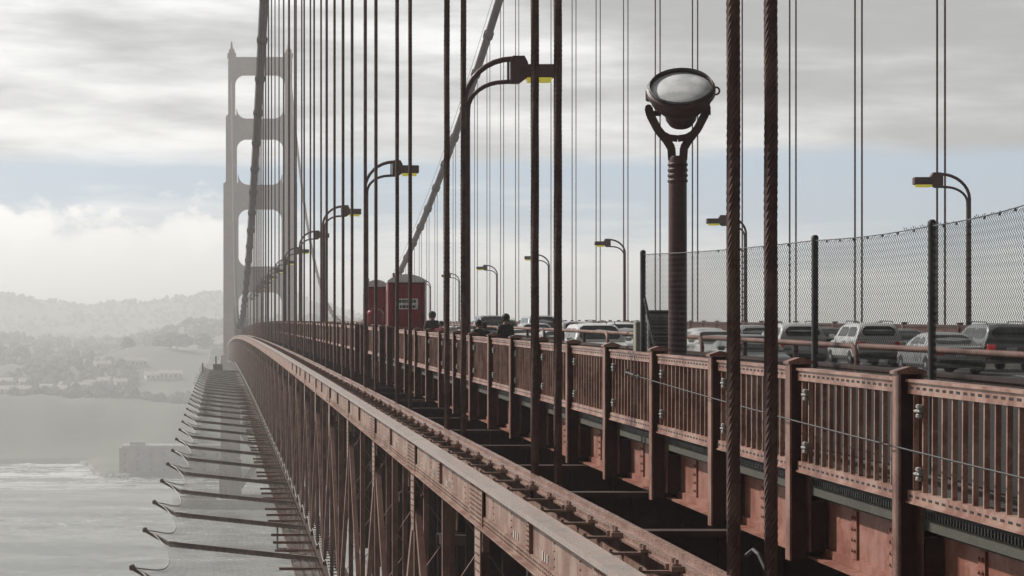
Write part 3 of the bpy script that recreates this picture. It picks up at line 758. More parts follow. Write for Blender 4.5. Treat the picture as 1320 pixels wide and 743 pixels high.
for p,q in zip(pts[:-1],pts[1:]): mb.bar(p,q,.12,.09,up=(0,1,0))
mb.build('yoke',M['dark'],sl,world=False,smooth=35)
tilt=math.radians(40)                                   # glass looks up and toward the viewer
hc=Vector((.06,0,px2z(124)))
HM=Matrix.Translation(hc)@Matrix.Rotation(tilt,4,'X')@Matrix.Scale(1.05,4)
mb=MB(); mb.lathe([(.08,-.60),(.22,-.57),(.27,-.48),(.29,-.36),(.40,-.24),(.52,-.10),(.56,.02),(.56,.10)],24,HM); hd=mb.build('lamp_housing',M['dark'],sl,world=False,smooth=40)
mb=MB(); mb.lathe([(.565,.04),(.60,.06),(.60,.15),(.565,.18),(.535,.18),(.535,.13)],28,HM,cap=False); mb.build('rim',M['dark'],hd,world=False,smooth=40)
mb=MB(); mb.lathe([(.536,.14),(.50,.165),(.36,.20),(.18,.22),(.02,.225)],28,HM); mb.build('glass',M['lens'],hd,world=False,smooth=60)
mb=MB(); mb.lathe([(.545,.175),(.565,.205),(.545,.235)],28,HM,cap=False); mb.build('glass_ring',M['galv'],hd,world=False,smooth=40)
mb=MB(); mb.rbox((hc.x-.58,0,hc.z+.02),(.13,.2,.22),.03); mb.tube([hc+Vector((.54+.09+.07*math.cos(a),0,.08+.07*math.sin(a))) for a in [i*PI/5 for i in range(11)]],.018,6)
for s in (-1,1): mb.tube([(hc.x+s*.36,0,px2z(146)),(hc.x+s*.54,0,px2z(146))],.05,8)
mb.build('latch',M['dark'],hd,world=False,smooth=40)

# ------------------------------------------------------------------ street lamps
def make_lamp():
    t=thing('street_lamp','x','street lamp',(0,0,0))
    mb=MB(); mb.lathe([(.20,0),(.20,.5),(.145,.6),(.13,1.4),(.115,7.0),(.11,7.4)],8); mb.build('pole',M['lamp'],t,world=False,smooth=40)
    mb=MB()
    up=[(-.04,0,7.25)]+[(-.04+1.35*(1-math.cos(a)),0,7.45+1.22*math.sin(a)) for a in [i*PI/2/8 for i in range(9)]]+[(1.6,0,8.68)]
    lo=[(.06,0,7.1)]+[(.06+1.0*(1-math.cos(a)),0,7.30+.74*math.sin(a)) for a in [i*PI/2/8 for i in range(9)]]+[(1.45,0,8.06)]
    mb.tube(up,.075,8); mb.tube(lo,.06,8); mb.bar((1.18,0,8.07),(1.18,0,8.66),.06,.06); mb.build('arm',M['lamp'],t,world=False,smooth=50)
    mb=MB(); mb.prism([(1.24,8.0),(1.5,8.0),(1.72,8.16),(1.72,8.56),(1.62,8.74),(1.30,8.74),(1.24,8.62)],'y',-.17,.17); mb.build('bracket',M['lamp'],t,world=False)
    mb=MB(); mb.rbox((2.06,0,8.33),(.86,.40,.36),.03); hd=mb.build('lamp_head',M['lamp'],t,world=False)
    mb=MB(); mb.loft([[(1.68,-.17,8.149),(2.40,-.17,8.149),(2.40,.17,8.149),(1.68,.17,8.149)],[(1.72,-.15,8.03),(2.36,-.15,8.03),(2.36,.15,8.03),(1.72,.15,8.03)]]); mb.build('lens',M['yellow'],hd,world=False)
    return t
lampL=make_lamp(); labL={0:'tallest looking street lamp with twin curved arms and yellow lens, left of centre',1:'second street lamp from the front, standing left of the red toilets',2:'third lamp of the receding row with yellow lens, left of the second lamp',3:'fourth lamp of the receding row, fourth from the front'}
for k in range(13):
    y=67.2+45.7*k; o=lampL if k==0 else copy_tree(lampL)
    o.scale=(1,1,1.035); o.location=(6.95,y,P(y)-WALK_H); o['label']=labL.get(k,'small hazy street lamp in the receding row before the tower'); o['group']='street lamps of the receding row near the tower'
labR={0:'street lamp facing left at the far right, rising behind the fence',1:'street lamp with its arm beside the widest rope pair',2:'street lamp just left of the searchlight post',3:'street lamp between the nearest lamp post and the searchlight, half behind a rope',4:'street lamp above the dark van',5:'small street lamp left of the dark van',6:'small street lamp just right of the larger red toilet'}
for k in range(10):
    y=107.8+45.7*k; o=copy_tree(lampL); o.rotation_euler=(0,0,PI); o.scale=(1,1,.935)
    o.location=(33.8,y,P(y)-WALK_H); o['label']=labR.get(k,'tiny distant street lamp beyond the roadway'); o['group']='street lamps beyond the roadway'

# ------------------------------------------------------------------ safety net beside the truss
ARM0=102.9-15.24
sn=thing('safety_net','wire safety net on angled steel arms jutting out below the bridge toward the tower','safety net',(0,100,P(100)-10.5))
XT_,XE_,XN_=-3.15,-2.14,3.94
def pt(x,y,h): return (x,y,P(y)-h)
arms=[ARM0+15.24*k for k in range(-1,75) if ARM0+15.24*k<505]
for k,y in enumerate(arms):
    mb=MB(); el=pt(XE_,y,10.0); tip=pt(XT_,y,9.42)
    mb.bar(pt(4.32,y,10.68),el,.16,.23); mb.bar(el,pt(XE_+.35,y,10.02),.15,.24)
    if k<24:
        for dy in (-.09,.09): mb.bar((el[0],y+dy,el[2]),(tip[0],y+dy,tip[2]),.055,.15)
        mb.rbox((tip[0]-.03,y,tip[2]+.03),(.2,.3,.22),.04)
    else: mb.bar(el,tip,.2,.16)
    mb.build('bracket_arm',M['arm'],sn)
# netting: lengthwise and crosswise wires that sag between the arms, with a scalloped outer edge
def net_x_edge(y):
    s=((y-ARM0)/15.24)%1; return XT_+.10+1.05*(4*s*(1-s))**.7, 9.42+.62*(4*s*(1-s))
def net_pt(y,v):                                       # v 0 = outer edge, 1 = truss
    xe,he=net_x_edge(y); s=((y-ARM0)/15.24)%1; sg=.22*4*s*(1-s)
    x=xe+(4.18-xe)*v
    hb=10.0+(x-XE_)*.11 if x>XE_ else 10.0
    if x>3.6: hb=10.63
    f=sm(0,.14,v); h=he*(1-f)+hb*f+sg*sm(0,.3,v)*(1-sm(.8,1,v))
    return (x,y,P(y)-h)
NEND=arms[-1]
mb=MB(); ysn=frange(ARM0-15.24,NEND,1.9)
for i in range(25):
    mb.tube([net_pt(y,i/24) for y in ysn],.006,3,cap=False)
y=ARM0-15.24
while y<NEND:
    mb.tube([net_pt(y,v) for v in (0,.08,.16,.3,.5,.7,.85,.93,1)],.0055 if y<240 else .008 if y<320 else .012,3,cap=False); y+=.46 if y<240 else .34
mb.build('netting',M['net'],sn)
mb=MB(); mb.tube([net_pt(y,0) for y in frange(ARM0-15.24,NEND,.635)],.026,5)
mb.build('edge_cable',M['netedge'],sn)
mb=MB()                                                # service platform that closes the far end of the net
mb.bar(pt(-3.4,NEND+6,10.2),pt(-3.4,NEND+6,8.6),.3,.3)
mb.box(-3.6,4.2,NEND+1,NEND+9,P(NEND)-10.6,P(NEND)-10.1); mb.box(-1.2,.8,NEND+3,NEND+6,P(NEND)-10.1,P(NEND)-8.8); mb.bar(pt(-.6,NEND+5,9),pt(-.6,NEND+5,7.2),.3,.3)
mb.build('end_platform',M['arm'],sn)
mb=MB(); pts=[]
for y in frange(40,640,.95):
    s=((y-NODE0)/(NODE/2))%1; pts.append((XO-.12,y,P(y)-9.55-.42*4*s*(1-s)))
mb.tube(pts,.022,5); mb.build('inner_cable',M['netedge'],sn)
mb=MB()                                                # maintenance grating along the truss
for y in frange(60,420,.5): mb.bar(pt(3.15,y,10.72),pt(4.3,y,10.72),.05,.03)
for x in (3.15,3.5,3.85,4.2): mb.strip(x-.03,x+.03,10.73,10.78,[y for y in YS if 56<y<500])
for y in arms[:20]:
    for dy in (3.8,7.6,11.4): mb.bar(pt(2.5,y+dy,10.66),pt(4.3,y+dy,10.66),.12,.12)
mb.build('walkway_grating',M['truss'],sn)
mb=MB(); y=118.2; x0,x1=2.9,4.0
for a_,b_ in (((x0,10.6),(x0,11.7)),((x0,11.7),(x1,11.7)),((x1,11.7),(x1,10.6))): mb.bar(pt(a_[0],y,a_[1]),pt(b_[0],y,b_[1]),.09,.09,up=(0,1,0))
mb.build('hanging_frame',M['arm'],sn)

# ------------------------------------------------------------------ vehicles
def car(name,label,kind,col,x,y,away,dims=None,brake=False):
    K={'sedan':dict(L=4.7,W=1.80,zb=.24,hood=.92,belt=.98,roof=1.42,nose=.72,tailz=.98,ws=(-1.15,-.35),rw=(.95,1.75),tail=2.35,rails=False),
       'suv':dict(L=4.7,W=1.88,zb=.30,hood=1.06,belt=1.12,roof=1.70,nose=.85,tailz=1.10,ws=(-1.15,-.45),rw=(1.95,2.27),tail=2.35,rails=True),
       'crossover':dict(L=4.4,W=1.84,zb=.28,hood=1.0,belt=1.05,roof=1.58,nose=.8,tailz=1.05,ws=(-1.1,-.35),rw=(1.55,2.1),tail=2.2,rails=False),
       'van':dict(L=5.1,W=1.98,zb=.30,hood=1.12,belt=1.22,roof=1.98,nose=.9,tailz=1.2,ws=(-1.75,-.95),rw=(2.38,2.52),tail=2.55,rails=False)}[kind]
    k=dict(K); L=k['L']; W=k['W']/2; f=-L/2
    t=thing(name,label,'car' if kind!='van' else 'van',(x,y,P(y)-ROAD_H),PI if away else 0,'vehicles crossing the bridge')
    t.rotation_euler=(math.atan(slope(y))*(-1 if away else 1),0,PI if away else 0)
    pm_=CARP[col]
    # lower body: cross-sections from nose (-y) to tail
    def ring(yy,w,zb,zt,cr=.06):
        return [(-w*.9,yy,zb),(w*.9,yy,zb),(w,yy,zb+.12),(w*1.0,yy,zb+(zt-zb)*.6),(w*.965,yy,zt-cr),(w*.88,yy,zt),(-w*.88,yy,zt),(-w*.965,yy,zt-cr),(-w,yy,zb+(zt-zb)*.6),(-w,yy,zb+.12)]
    st=[(f,.80,.12,k['nose']-.08),(f+.07,.88,.03,k['nose']),(f+.30,.96,0,k['nose']+.09),(f+.8,1,0,k['hood']-.06),(k['ws'][0]-.05,1,0,k['hood']),(k['ws'][0]+.2,1,0,k['belt']),(0,1,0,k['belt']),(1.2,1,0,k['belt']+.015),(k['rw'][1]-.05,.99,0,k['tailz']),(k['tail']-.25,.97,.0,k['tailz']-.005),(k['tail']-.06,.92,.04,k['tailz']-.05),(k['tail'],.86,.14,k['tailz']-.16)]
    mb=MB(); mb.loft([ring(yy,W*a,k['zb']+b,zt) for yy,a,b,zt in st]); body=mb.build('body',pm_,t,world=False,smooth=32)
    # cabin
    wb,wt=W*.93,W*.76; zr=k['roof']; z0=k['belt']-.02
    def cring(yb,yt,dz=0):   # not used as plain rings: build loft front->rear
        return None
    y0,y1=k['ws']; y2,y3=k['rw']
    def cr(yy,z,w): return [(-w,yy,z),(-w*.97,yy,z+.0)]
    zs_=zr-.13
    def wid(z): return wb+(wt-wb)*min(1.0,(z-z0)/(zs_-z0))
    def cring(yy,z):
        f_=(z-z0)/(zr-z0); za=z0+(zs_-z0)*f_; w=wid(za); r_=.13*f_
        hp=[(w,z0*(1-f_)+za*f_ if f_<.5 else za),(w-.02,za+r_*.5),(w-.075,za+r_*.85),(w*.6,za+r_*1.05),(0,za+r_*1.18)]
        base=(wb,z0-.02)
        pts=[base]+hp; full=[(x,yy,zz) for x,zz in pts]+[(-x,yy,zz) for x,zz in pts[-2::-1]]
        return full
    st2=[(y0,z0+.01),((y0+y1)/2-.02,(z0+zr)/2+.02),(y1-.08,zr-.10),(y1+.25,zr-.02),((y1+y2)/2,zr),(y2-.25,zr-.015),(y2-.03,zr-.07),((y2+y3)/2+.03,(z0+zr)/2+.02),(y3,z0+.01)]
    mb=MB(); mb.loft([cring(yy,z) for yy,z in st2]); cab=mb.build('roof',pm_,body,world=False,smooth=55)
    def quad(pts,name,off,mat=M['carglass'],par=cab,th=.012):
        a=[Vector(p) for p in pts]; nrm=(a[1]-a[0]).cross(a[2]-a[0]).normalized(); cen=sum(a,Vector())/4
        b_=[]                                          # clipped corners
        for i_ in range(4):
            p0,p1,p2=a[i_-1],a[i_],a[(i_+1)%4]
            for (q0,tt) in ((p0,.12),(p2,.12)): b_.append(p1+(q0-p1).normalized()*min(tt,(q0-p1).length*.3))
        a=b_
        if nrm.dot(cen-Vector((0,(y1+y2)/2,(z0+zr)/2-.3)))<0: nrm=-nrm
        q=MB(); q.loft([[p+nrm*(off-th) for p in a],[p+nrm*off for p in a]]); return q.build(name,mat,par,world=False)
    def on(ya,za,yb,zb_,s,ws): # helper for front/rear glass
        return [(-ws*wid(za),ya,za),(ws*wid(za),ya,za),(ws*wid(zb_),yb,zb_),(-ws*wid(zb_),yb,zb_)]
    lerp=lambda a,b,u:a+(b-a)*u
    A=lambda u:(lerp(y0,y1,u),lerp(z0,zr-.05,u)); B=lambda u:(lerp(y3,y2,u),lerp(z0,zr-.06,u))
    quad(on(*A(.10),*A(.92),.90,.86),'windscreen',.045,th=.06); quad(on(*B(.18),*B(.84),.86,.80),'rear_window',.05,th=.07)
    zl,zh=z0+.07,zr-.16
    for s in (-1,1):
        spans=[(y0+.42,(y1+y2)/2-.05),((y1+y2)/2+.05,y2-.05)] if kind!='van' else [(y0+.5,-.2),(-.1,1.0),(1.1,y2-.1)]
        for ya,yb in spans:
            yt0=max(ya+(.38 if ya<0 and ya<y1+.2 else 0),y1+.08); yt1=min(yb,y2-.12)
            quad([(s*wid(zl),ya,zl),(s*wid(zl),yb,zl),(s*wid(zh),yt1,zh),(s*wid(zh),yt0,zh)],'side_window',.008)
    # door seams and handles
    q=MB()
    for s in (-1,1):
        for yy in (y0+.45,(y1+y2)/2,y2-.1): q.box(*sorted((s*W*.985,s*(W+.004))),yy-.008,yy+.008,k['zb']+.2,k['belt']-.1)
        for yy in ((y1+y2)/2-.25,(y1+y2)/2+.75): q.rbox((s*(W+.005),yy,k['belt']-.16),(.04,.18,.03),.008)
    q.build('door_trim',M['black'],body,world=False)
    # wheels
    for s in (-1,1):
        for yw in (f+.88,k['tail']-.92):
            M_=Matrix.Translation((s*(W-.11),yw,.33))@Matrix.Rotation(s*PI/2,4,'Y')
            q=MB(); q.lathe([(.22,-.11),(.31,-.11),(.335,-.06),(.335,.08),(.31,.115),(.21,.115)],18,M_); wl=q.build('wheel',M['black'],t,world=False,smooth=35)
            q=MB(); q.lathe([(.21,.09),(.2,.105),(.06,.12),(.02,.13)],12,M_); q.build('rim',M['clamp'],wl,world=False,smooth=35)
            q=MB(); q.lathe([(.365,-.0),(.40,.06),(.40,.125),(.365,.125)],18,M_,cap=False)
    # lights, bumpers, plate, mirrors
    for s in (-1,1):
        q=MB(); q.loft([[(s*W*.50,f-.0,k['nose']-.20),(s*W*.84,f+.08,k['nose']-.18),(s*W*.86,f+.11,k['nose']-.03),(s*W*.52,f+.035,k['nose']-.05)],[(s*W*.50,f+.2,k['nose']-.20),(s*W*.84,f+.28,k['nose']-.18),(s*W*.86,f+.28,k['nose']-.03),(s*W*.52,f+.2,k['nose']-.05)]]); q.build('headlight',M['head'],body,world=False)
        q=MB(); zt=k['tailz']-.16; q.rbox((s*W*.76,k['tail']-.03,zt-.06),(W*.30,.16,.19 if kind!='van' else .42),.02); q.build('tail_light',M['brake'] if brake else M['tail'],body,world=False)
        q=MB(); q.rbox((s*(W+.09),y0+.30,k['belt']+.06),(.22,.10,.14),.03); q.build('mirror',pm_,body,world=False,smooth=40)
    q=MB(); q.rbox((0,f+.015,k['zb']+.30),(W*1.1,.08,.22),.03); q.build('grille',M['black'],body,world=False)
    q=MB(); q.rbox((0,f+.07,k['zb']+.10),(W*1.76,.22,.14),.04); q.build('bumper',M['black'],body,world=False); q=MB(); q.rbox((0,k['tail']-.07,k['zb']+.16),(W*1.78,.24,.22),.05); q.build('bumper',M['black'],body,world=False)
    q=MB(); q.rbox((0,k['tail']+.012,k['zb']+.48),(.36,.02,.17),.004); q.build('number_plate',M['white'],body,world=False); q=MB(); q.rbox((0,f-.035,k['zb']+.24),(.32,.02,.14),.004); q.build('number_plate',M['white'],body,world=False)
    if k['rails']:
        for s in (-1,1):
            q=MB(); q.tube([(s*wt*.93,y1+.3,zr),(s*wt*.93,y1+.4,zr+.07),(s*wt*.93,y2-.35,zr+.06),(s*wt*.93,y2-.25,zr-.01)],.022,6); q.build('roof_rail',M['galv'],cab,world=False)
    return t
cars=[('white suv with dark rounded rear window stopped in the far lanes','suv','white',25.45,94.4,True,False),
 ('white suv half hidden on the left side of another white suv','suv','white',21.8,91.5,True,False),
 ('grey tall suv at the right edge with large dark rear window','suv','grey',27.9,86.5,True,True),
 ('grey low sedan in front of the grey suv at the right edge','sedan','silver',24.7,82.0,True,False),
 ('dark grey sedan beyond the white suv with rounded rear window','sedan','charcoal',28.0,98.5,True,False),
 ('silver crossover seen behind the right rope of the widest pair','crossover','silver',21.9,99.0,True,False),
 ('grey green sedan facing the camera behind the widest rope pair','sedan','greygreen',16.0,72.3,False,False),
 ('white sedan facing the camera left of the grey green sedan','sedan','white',18.8,91.0,False,False),
 ('white sedan with a lit red tail light near the searchlight post','sedan','white',21.9,108.0,True,True),
 ('silver sedan half hidden behind the searchlight post','sedan','silver',19.0,103.0,False,False),
 ('white suv with dark windscreen facing the camera left of the pale block','suv','white',13.3,84.5,False,False),
 ('white suv just left of the fence end','suv','white',16.0,95.0,False,False),
 ('white suv behind the guard rail right of the middle rope pair','suv','white',16.2,108.0,False,False),
 ('tall dark van above the seated people left of the middle rope pair','van','charcoal',17.6,155.0,False,False),
 ('grey van half hidden between the two ropes of the middle pair','van','silver',18.9,141.0,False,False),
 ('white sedan in the lane nearest the guard rail, just right of the nearest lamp post','sedan','white',12.9,101.0,False,False),
 ('silver sedan nose to tail behind the white suv with dark windscreen','sedan','silver',13.1,92.0,False,False),
 ('silver crossover in the second lane beyond the middle rope pair','crossover','silver',16.0,121.0,False,False),
 ('white crossover in the third lane beyond the middle rope pair','crossover','white',18.9,121.0,False,False),
 ('silver sedan ahead of the white suv half hidden by another suv','sedan','silver',21.9,116.0,True,False),
 ('white hatchback ahead of the white suv with rounded rear window','crossover','white',25.0,106.0,True,False),
 ('black sedan ahead of the dark grey sedan near the far railing','sedan','black',28.0,111.0,True,False),
 ('distant white sedan behind the people in dark coats','sedan','white',13.2,128.0,False,False),
 ('distant grey suv far along the roadway','suv','grey',22.0,185.0,True,False),
 ('distant charcoal sedan far along the roadway','sedan','charcoal',25.0,140.0,True,False)]
for lab,kind,col,x,y,aw,br in cars: car({'sedan':'sedan_car','suv':'suv_car','crossover':'crossover_car','van':'van'}[kind],lab,kind,col,x,y,aw,None,br)

# ------------------------------------------------------------------ portable toilets on a trailer
TH=.98
tz=lambda y:P(y)-WALK_H
trl=thing('trailer','dark maroon flat trailer carrying the red portable toilets behind the railing','trailer',(7.85,107,tz(107)))
mb=MB(); 
mb.loft([[(6.93,y,tz(y)+TH-.14),(9.0,y,tz(y)+TH-.14),(9.0,y,tz(y)+TH),(6.93,y,tz(y)+TH)] for y in (97.2,107,117.5)]); mb.build('bed',M['toiletd'],trl)
mb=MB(); mb.loft([[(6.90,y,tz(y)+.12),(6.93,y,tz(y)+.12),(6.93,y,tz(y)+TH+.35),(6.90,y,tz(y)+TH+.35)] for y in (97.2,107,117.5)]); mb.box(6.93,9,97.15,97.19,tz(97.2)+.15,tz(97.2)+TH); mb.build('side_board',M['toiletd'],trl)
for y in (104.5,106.0):
    for x in (7.05,8.85):
        mb=MB(); mb.lathe([(.2,-.1),(.33,-.1),(.35,0),(.33,.1),(.2,.1)],14,Matrix.Translation((x,y,tz(y)+.34))@Matrix.Rotation(PI/2,4,'Y')); mb.build('wheel',M['black'],trl)
mb=MB(); mb.bar((7.9,97.2,tz(97)+.5),(7.9,95.4,tz(95)+.45),.1,.1); mb.build('tow_bar',M['dark'],trl)
def toilet(label,x0,w,y,sign):
    z=tz(y)+TH; t=thing('portable_toilet',label,'portable toilet',(x0+w/2,y,z)); h=2.12; d=1.3
    mb=MB(); mb.rbox((0,d/2,h/2),(w,d,h),.04)
    for x in frange(-w/2+.1,w/2-.1,.2): 
        for yy in (0,d): mb.rbox((x,yy,h*.22),(.07,.03,h*.36),.01)
    for k in range(6): mb.rbox((-w/2,.15+k*.2,h*.45),(.03,.08,h*.8),.01)
    bd=mb.build('cabin',M['toilet'],t,world=False)
    mb=MB(); mb.rbox((w*.02,-.015,h*.52),(w*.72,.05,h*.9),.015); dr=mb.build('door',M['toilet'],t,world=False)
    mb=MB()
    for (xa,xb,za,zb_) in ((-w*.36,-w*.33,.1,h*.97),(w*.37,w*.40,.1,h*.97)): mb.box(xa,xb,-.05,-.02,za,zb_)
    mb.box(-w*.36,w*.40,-.05,-.02,h*.96,h*.985); mb.build('door_frame',M['toiletd'],t,world=False)
    mb=MB(); n=10
    secs=[[(-w/2-.03+ (w+.06)*i/n, yy, h+.02+ (.05+.27*math.sin(PI*i/n)**.8)) for i in range(n+1)]+[(w/2+.03,yy,h+.0),(-w/2-.03,yy,h+.0)] for yy in (-.05,d+.05)]
    mb.loft(secs); mb.build('roof',M['white'],t,world=False,smooth=40)
    mb=MB(); mb.tube([(-w*.3,d*.8,h),(-w*.3,d*.8,h+.42)],.05,8); mb.build('vent_pipe',M['toiletd'],t,world=False)
    mb=MB(); mb.rbox((-w/2-.01,d*.1,h*.5),(.05,.09,h*.98),.01); mb.rbox((w/2-.02,-.01,h*.5),(.06,.05,h*.98),.01); mb.build('corner_post',M['white' if sign else 'toiletd'],t,world=False)
    mb=MB(); mb.rbox((w*.3,-.06,h*.5),(.05,.05,.16),.01); mb.build('handle',M['black'],t,world=False)
    if sign:
        mb=MB(); mb.rbox((.03,-.055,h*.58),(.84,.015,.44),.004); s=mb.build('sign',M['white'],t,world=False)
        mb=MB()
        xs=-.33
        for wd in (.10,.10,.06,.11,.09,.10): mb.box(xs,xs+wd,-.068,-.063,h*.60,h*.66); xs+=wd+.025
        xs=-.30
        for wd in (.08,.13,.09,.10,.12): mb.box(xs,xs+wd,-.068,-.063,h*.50,h*.555); xs+=wd+.03
        mb.build('lettering',M['fpost'],s,world=False)
    return t
toilet('large crimson portable toilet with white domed roof and pale sign',6.98,1.56,98.6,True)
toilet('smaller dark crimson portable toilet behind and left of the signed one',7.0,1.12,114.6,False)
bn=thing('barrel','rounded red barrel lid in front of the smaller portable toilet','barrel',(7.35,112.9,tz(112.9)+TH))
mb=MB(); mb.lathe([(.33,0),(.40,.1),(.41,.75)],16); mb.build('drum',M['toilet'],bn,world=False,smooth=40)
mb=MB(); mb.lathe([(.43,.751),(.44,.82),(.38,.98),(.2,1.08),(.03,1.10)],16); mb.build('lid',M['toilet'],bn,world=False,smooth=50)

# ------------------------------------------------------------------ people on the sidewalk
def skin_mesh(name,verts,edges,radii,mat,parent,sub=1,root=0):
    me=bpy.data.meshes.new(name); me.from_pydata(verts,edges,[]); o=bpy.data.objects.new(name,me); COL.objects.link(o)
    md=o.modifiers.new('skin','SKIN'); 
    for i,r in enumerate(radii):
        sv=me.skin_vertices[0].data[i]; sv.radius=(r,r) if not isinstance(r,tuple) else r; sv.use_root=(i==root)
    md.use_smooth_shade=True
    s=o.modifiers.new('sub','SUBSURF'); s.levels=sub; s.render_levels=sub
    dg=bpy.context.evaluated_depsgraph_get(); m2=bpy.data.meshes.new_from_object(o.evaluated_get(dg)); o.modifiers.clear(); o.data=m2
    m2.materials.clear(); m2.materials.append(mat)
    for p in m2.polygons: p.use_smooth=True
    if parent: o.parent=parent
    return o
def person(label,x,y,rot,coat,lean=0.0,hood=False,height=1.74,seat=0.0,hat=None):
    t=thing('person',label,'person',(x,y,P(y)-WALK_H),rot); s=height/1.74
    ly=-lean
    V=lambda px,py,pz:(px*s,py*s,pz*s)
    hip=.95; sh=1.42; hy=ly*.35
    vs=[V(0,0,hip),V(0,hy*.4,1.15),V(0,hy*.9,1.36),V(0,hy,1.47),V(0,hy-.02,1.56),V(0,hy-.03,1.64),V(0,hy-.02,1.70),
        V(.10,0,.90),V(.11,-.02,.50),V(.11,.02,.09),V(.11,-.16,.04), V(-.10,0,.90),V(-.11,-.02,.50),V(-.11,.02,.09),V(-.11,-.16,.04),
        V(.18,hy*.9,1.39),V(.25,hy*.9+.03,1.12),V(.20,hy*.9-.14,.96),V(.16,hy*.9-.20,.93), V(-.18,hy*.9,1.39),V(-.25,hy*.9+.03,1.12),V(-.20,hy*.9-.14,.96),V(-.16,hy*.9-.20,.93)]
    es=[(0,1),(1,2),(2,3),(3,4),(4,5),(5,6),(0,7),(7,8),(8,9),(9,10),(0,11),(11,12),(12,13),(13,14),(2,15),(15,16),(16,17),(17,18),(2,19),(19,20),(20,21),(21,22)]
    ra=[.13,.12,.13,.055,.085,.10,.07,.085,.06,.045,.035,.085,.06,.045,.035,.06,.045,.035,.03,.06,.045,.035,.03]
    skin_mesh('body',vs,es,[r*s for r in ra],M['skin'],t,2)
    a=MB(); hz=1.635*s; hyy=(hy-.03)*s                 # face: nose, ears
    a.lathe([(.02,-.02),(.016,.0),(.004,.03)],6,Matrix.Translation((0,hyy-.10*s,hz-.01))); 
    for q in (-1,1): a.rbox((q*.095*s,hyy,hz-.01),(.02,.04,.06),.006)
    a.build('nose_and_ears',M['skin'],t,world=False)
    a=MB()
    for q in (-1,1): a.dome((q*.035*s,hyy-.095*s,hz+.02),.012,.006,(0,-1,0))
    a.build('eyes',M['black'],t,world=False)
    # hair or hood as a cap round the head
    a=MB(); R=.118*s if not hood else .132*s
    a.lathe([(R*.75,-.10*s),(R,-.02*s),(R*1.02,.04*s),(R*.8,.10*s),(R*.3,.135*s),(.01,.14*s)],12,Matrix.Translation((0,hyy+.025*s,hz+.01))@Matrix.Rotation(math.radians(-14),4,'X')); a.build('hood' if hood else 'hair',coat if hood else M['hair'],t,world=False,smooth=60)
    cv=[V(0,0,.80),V(0,hy*.2,1.0),V(0,hy*.5,1.18),V(0,hy*.9,1.37),V(0,hy,1.47),V(.19,hy*.9,1.40),V(.26,hy*.9+.03,1.12),V(.21,hy*.9-.13,.97),V(-.19,hy*.9,1.40),V(-.26,hy*.9+.03,1.12),V(-.21,hy*.9-.13,.97)]
    skin_mesh('coat',cv,[(0,1),(1,2),(2,3),(3,4),(3,5),(5,6),(6,7),(3,8),(8,9),(9,10)],[r*s for r in (.21,.19,.175,.16,.075,.082,.066,.055,.082,.066,.055)],coat,t,2)
    tv=[V(0,0,.93),V(.10,0,.86),V(.11,-.02,.50),V(.11,.02,.10),V(-.10,0,.86),V(-.11,-.02,.50),V(-.11,.02,.10)]
    skin_mesh('trousers',tv,[(0,1),(1,2),(2,3),(0,4),(4,5),(5,6)],[r*s for r in (.14,.105,.078,.062,.105,.078,.062)],M['jeans'],t,2)
    return t
person('person in a long charcoal coat with dark hair standing left of the middle rope pair',8.45,70.5,.5,M['coat'],.05,False,1.78)
person('person in a charcoal coat bending forward just right of the nearest lamp post',7.75,72.6,.9,M['coat'],.5,False,1.60)
person('hooded person in a dark coat between the lamp post and the standing person',8.15,73.4,-.4,M['coat'],.35,True,1.52)
person('hooded person in an olive grey jacket right of the red toilets',7.72,86.5,.2,M['greycoat'],.0,True,1.86)
person('person in a red jacket beside the hooded olive grey jacket',8.0,86.0,-.3,M['redcoat'],.1,False,1.52)
mb=MB(); mb.lathe([(.10,-.26),(.24,-.2),(.27,0),(.2,.2),(.06,.26)],12,Matrix.Translation((8.28,85.4,P(85.4)-.78))); mb.tube([(8.18,85.4,P(85.4)-.55),(8.2,85.4,P(85.4)-.36),(8.36,85.4,P(85.4)-.36),(8.38,85.4,P(85.4)-.55)],.02,6)
mb.box(8.1,8.46,85.25,85.55,P(85.4)-WALK_H,P(85.4)-1.03)
tag(mb.build('white_bag',M['bagw'],smooth=40),'white rounded bag on a stack beside the person in red','bag')

# ------------------------------------------------------------------ haze
hz=MB(); hz.box(-8600,9600,-3000,9600,-1.5,EZ+172)
m=bpy.data.materials.new('pale_sea_haze'); m.use_nodes=True; t=m.node_tree; t.nodes.clear()
out=t.nodes.new('ShaderNodeOutputMaterial'); vol=t.nodes.new('ShaderNodeVolumePrincipled')
vol.inputs['Color'].default_value=(.985,.985,.98,1); vol.inputs['Density'].default_value=.00036; vol.inputs['Anisotropy'].default_value=.35
t.links.new(vol.outputs[0],out.inputs['Volume'])
o=hz.build('haze',m); tag(o,'pale sea haze over the water and far shore','haze',None,'stuff')

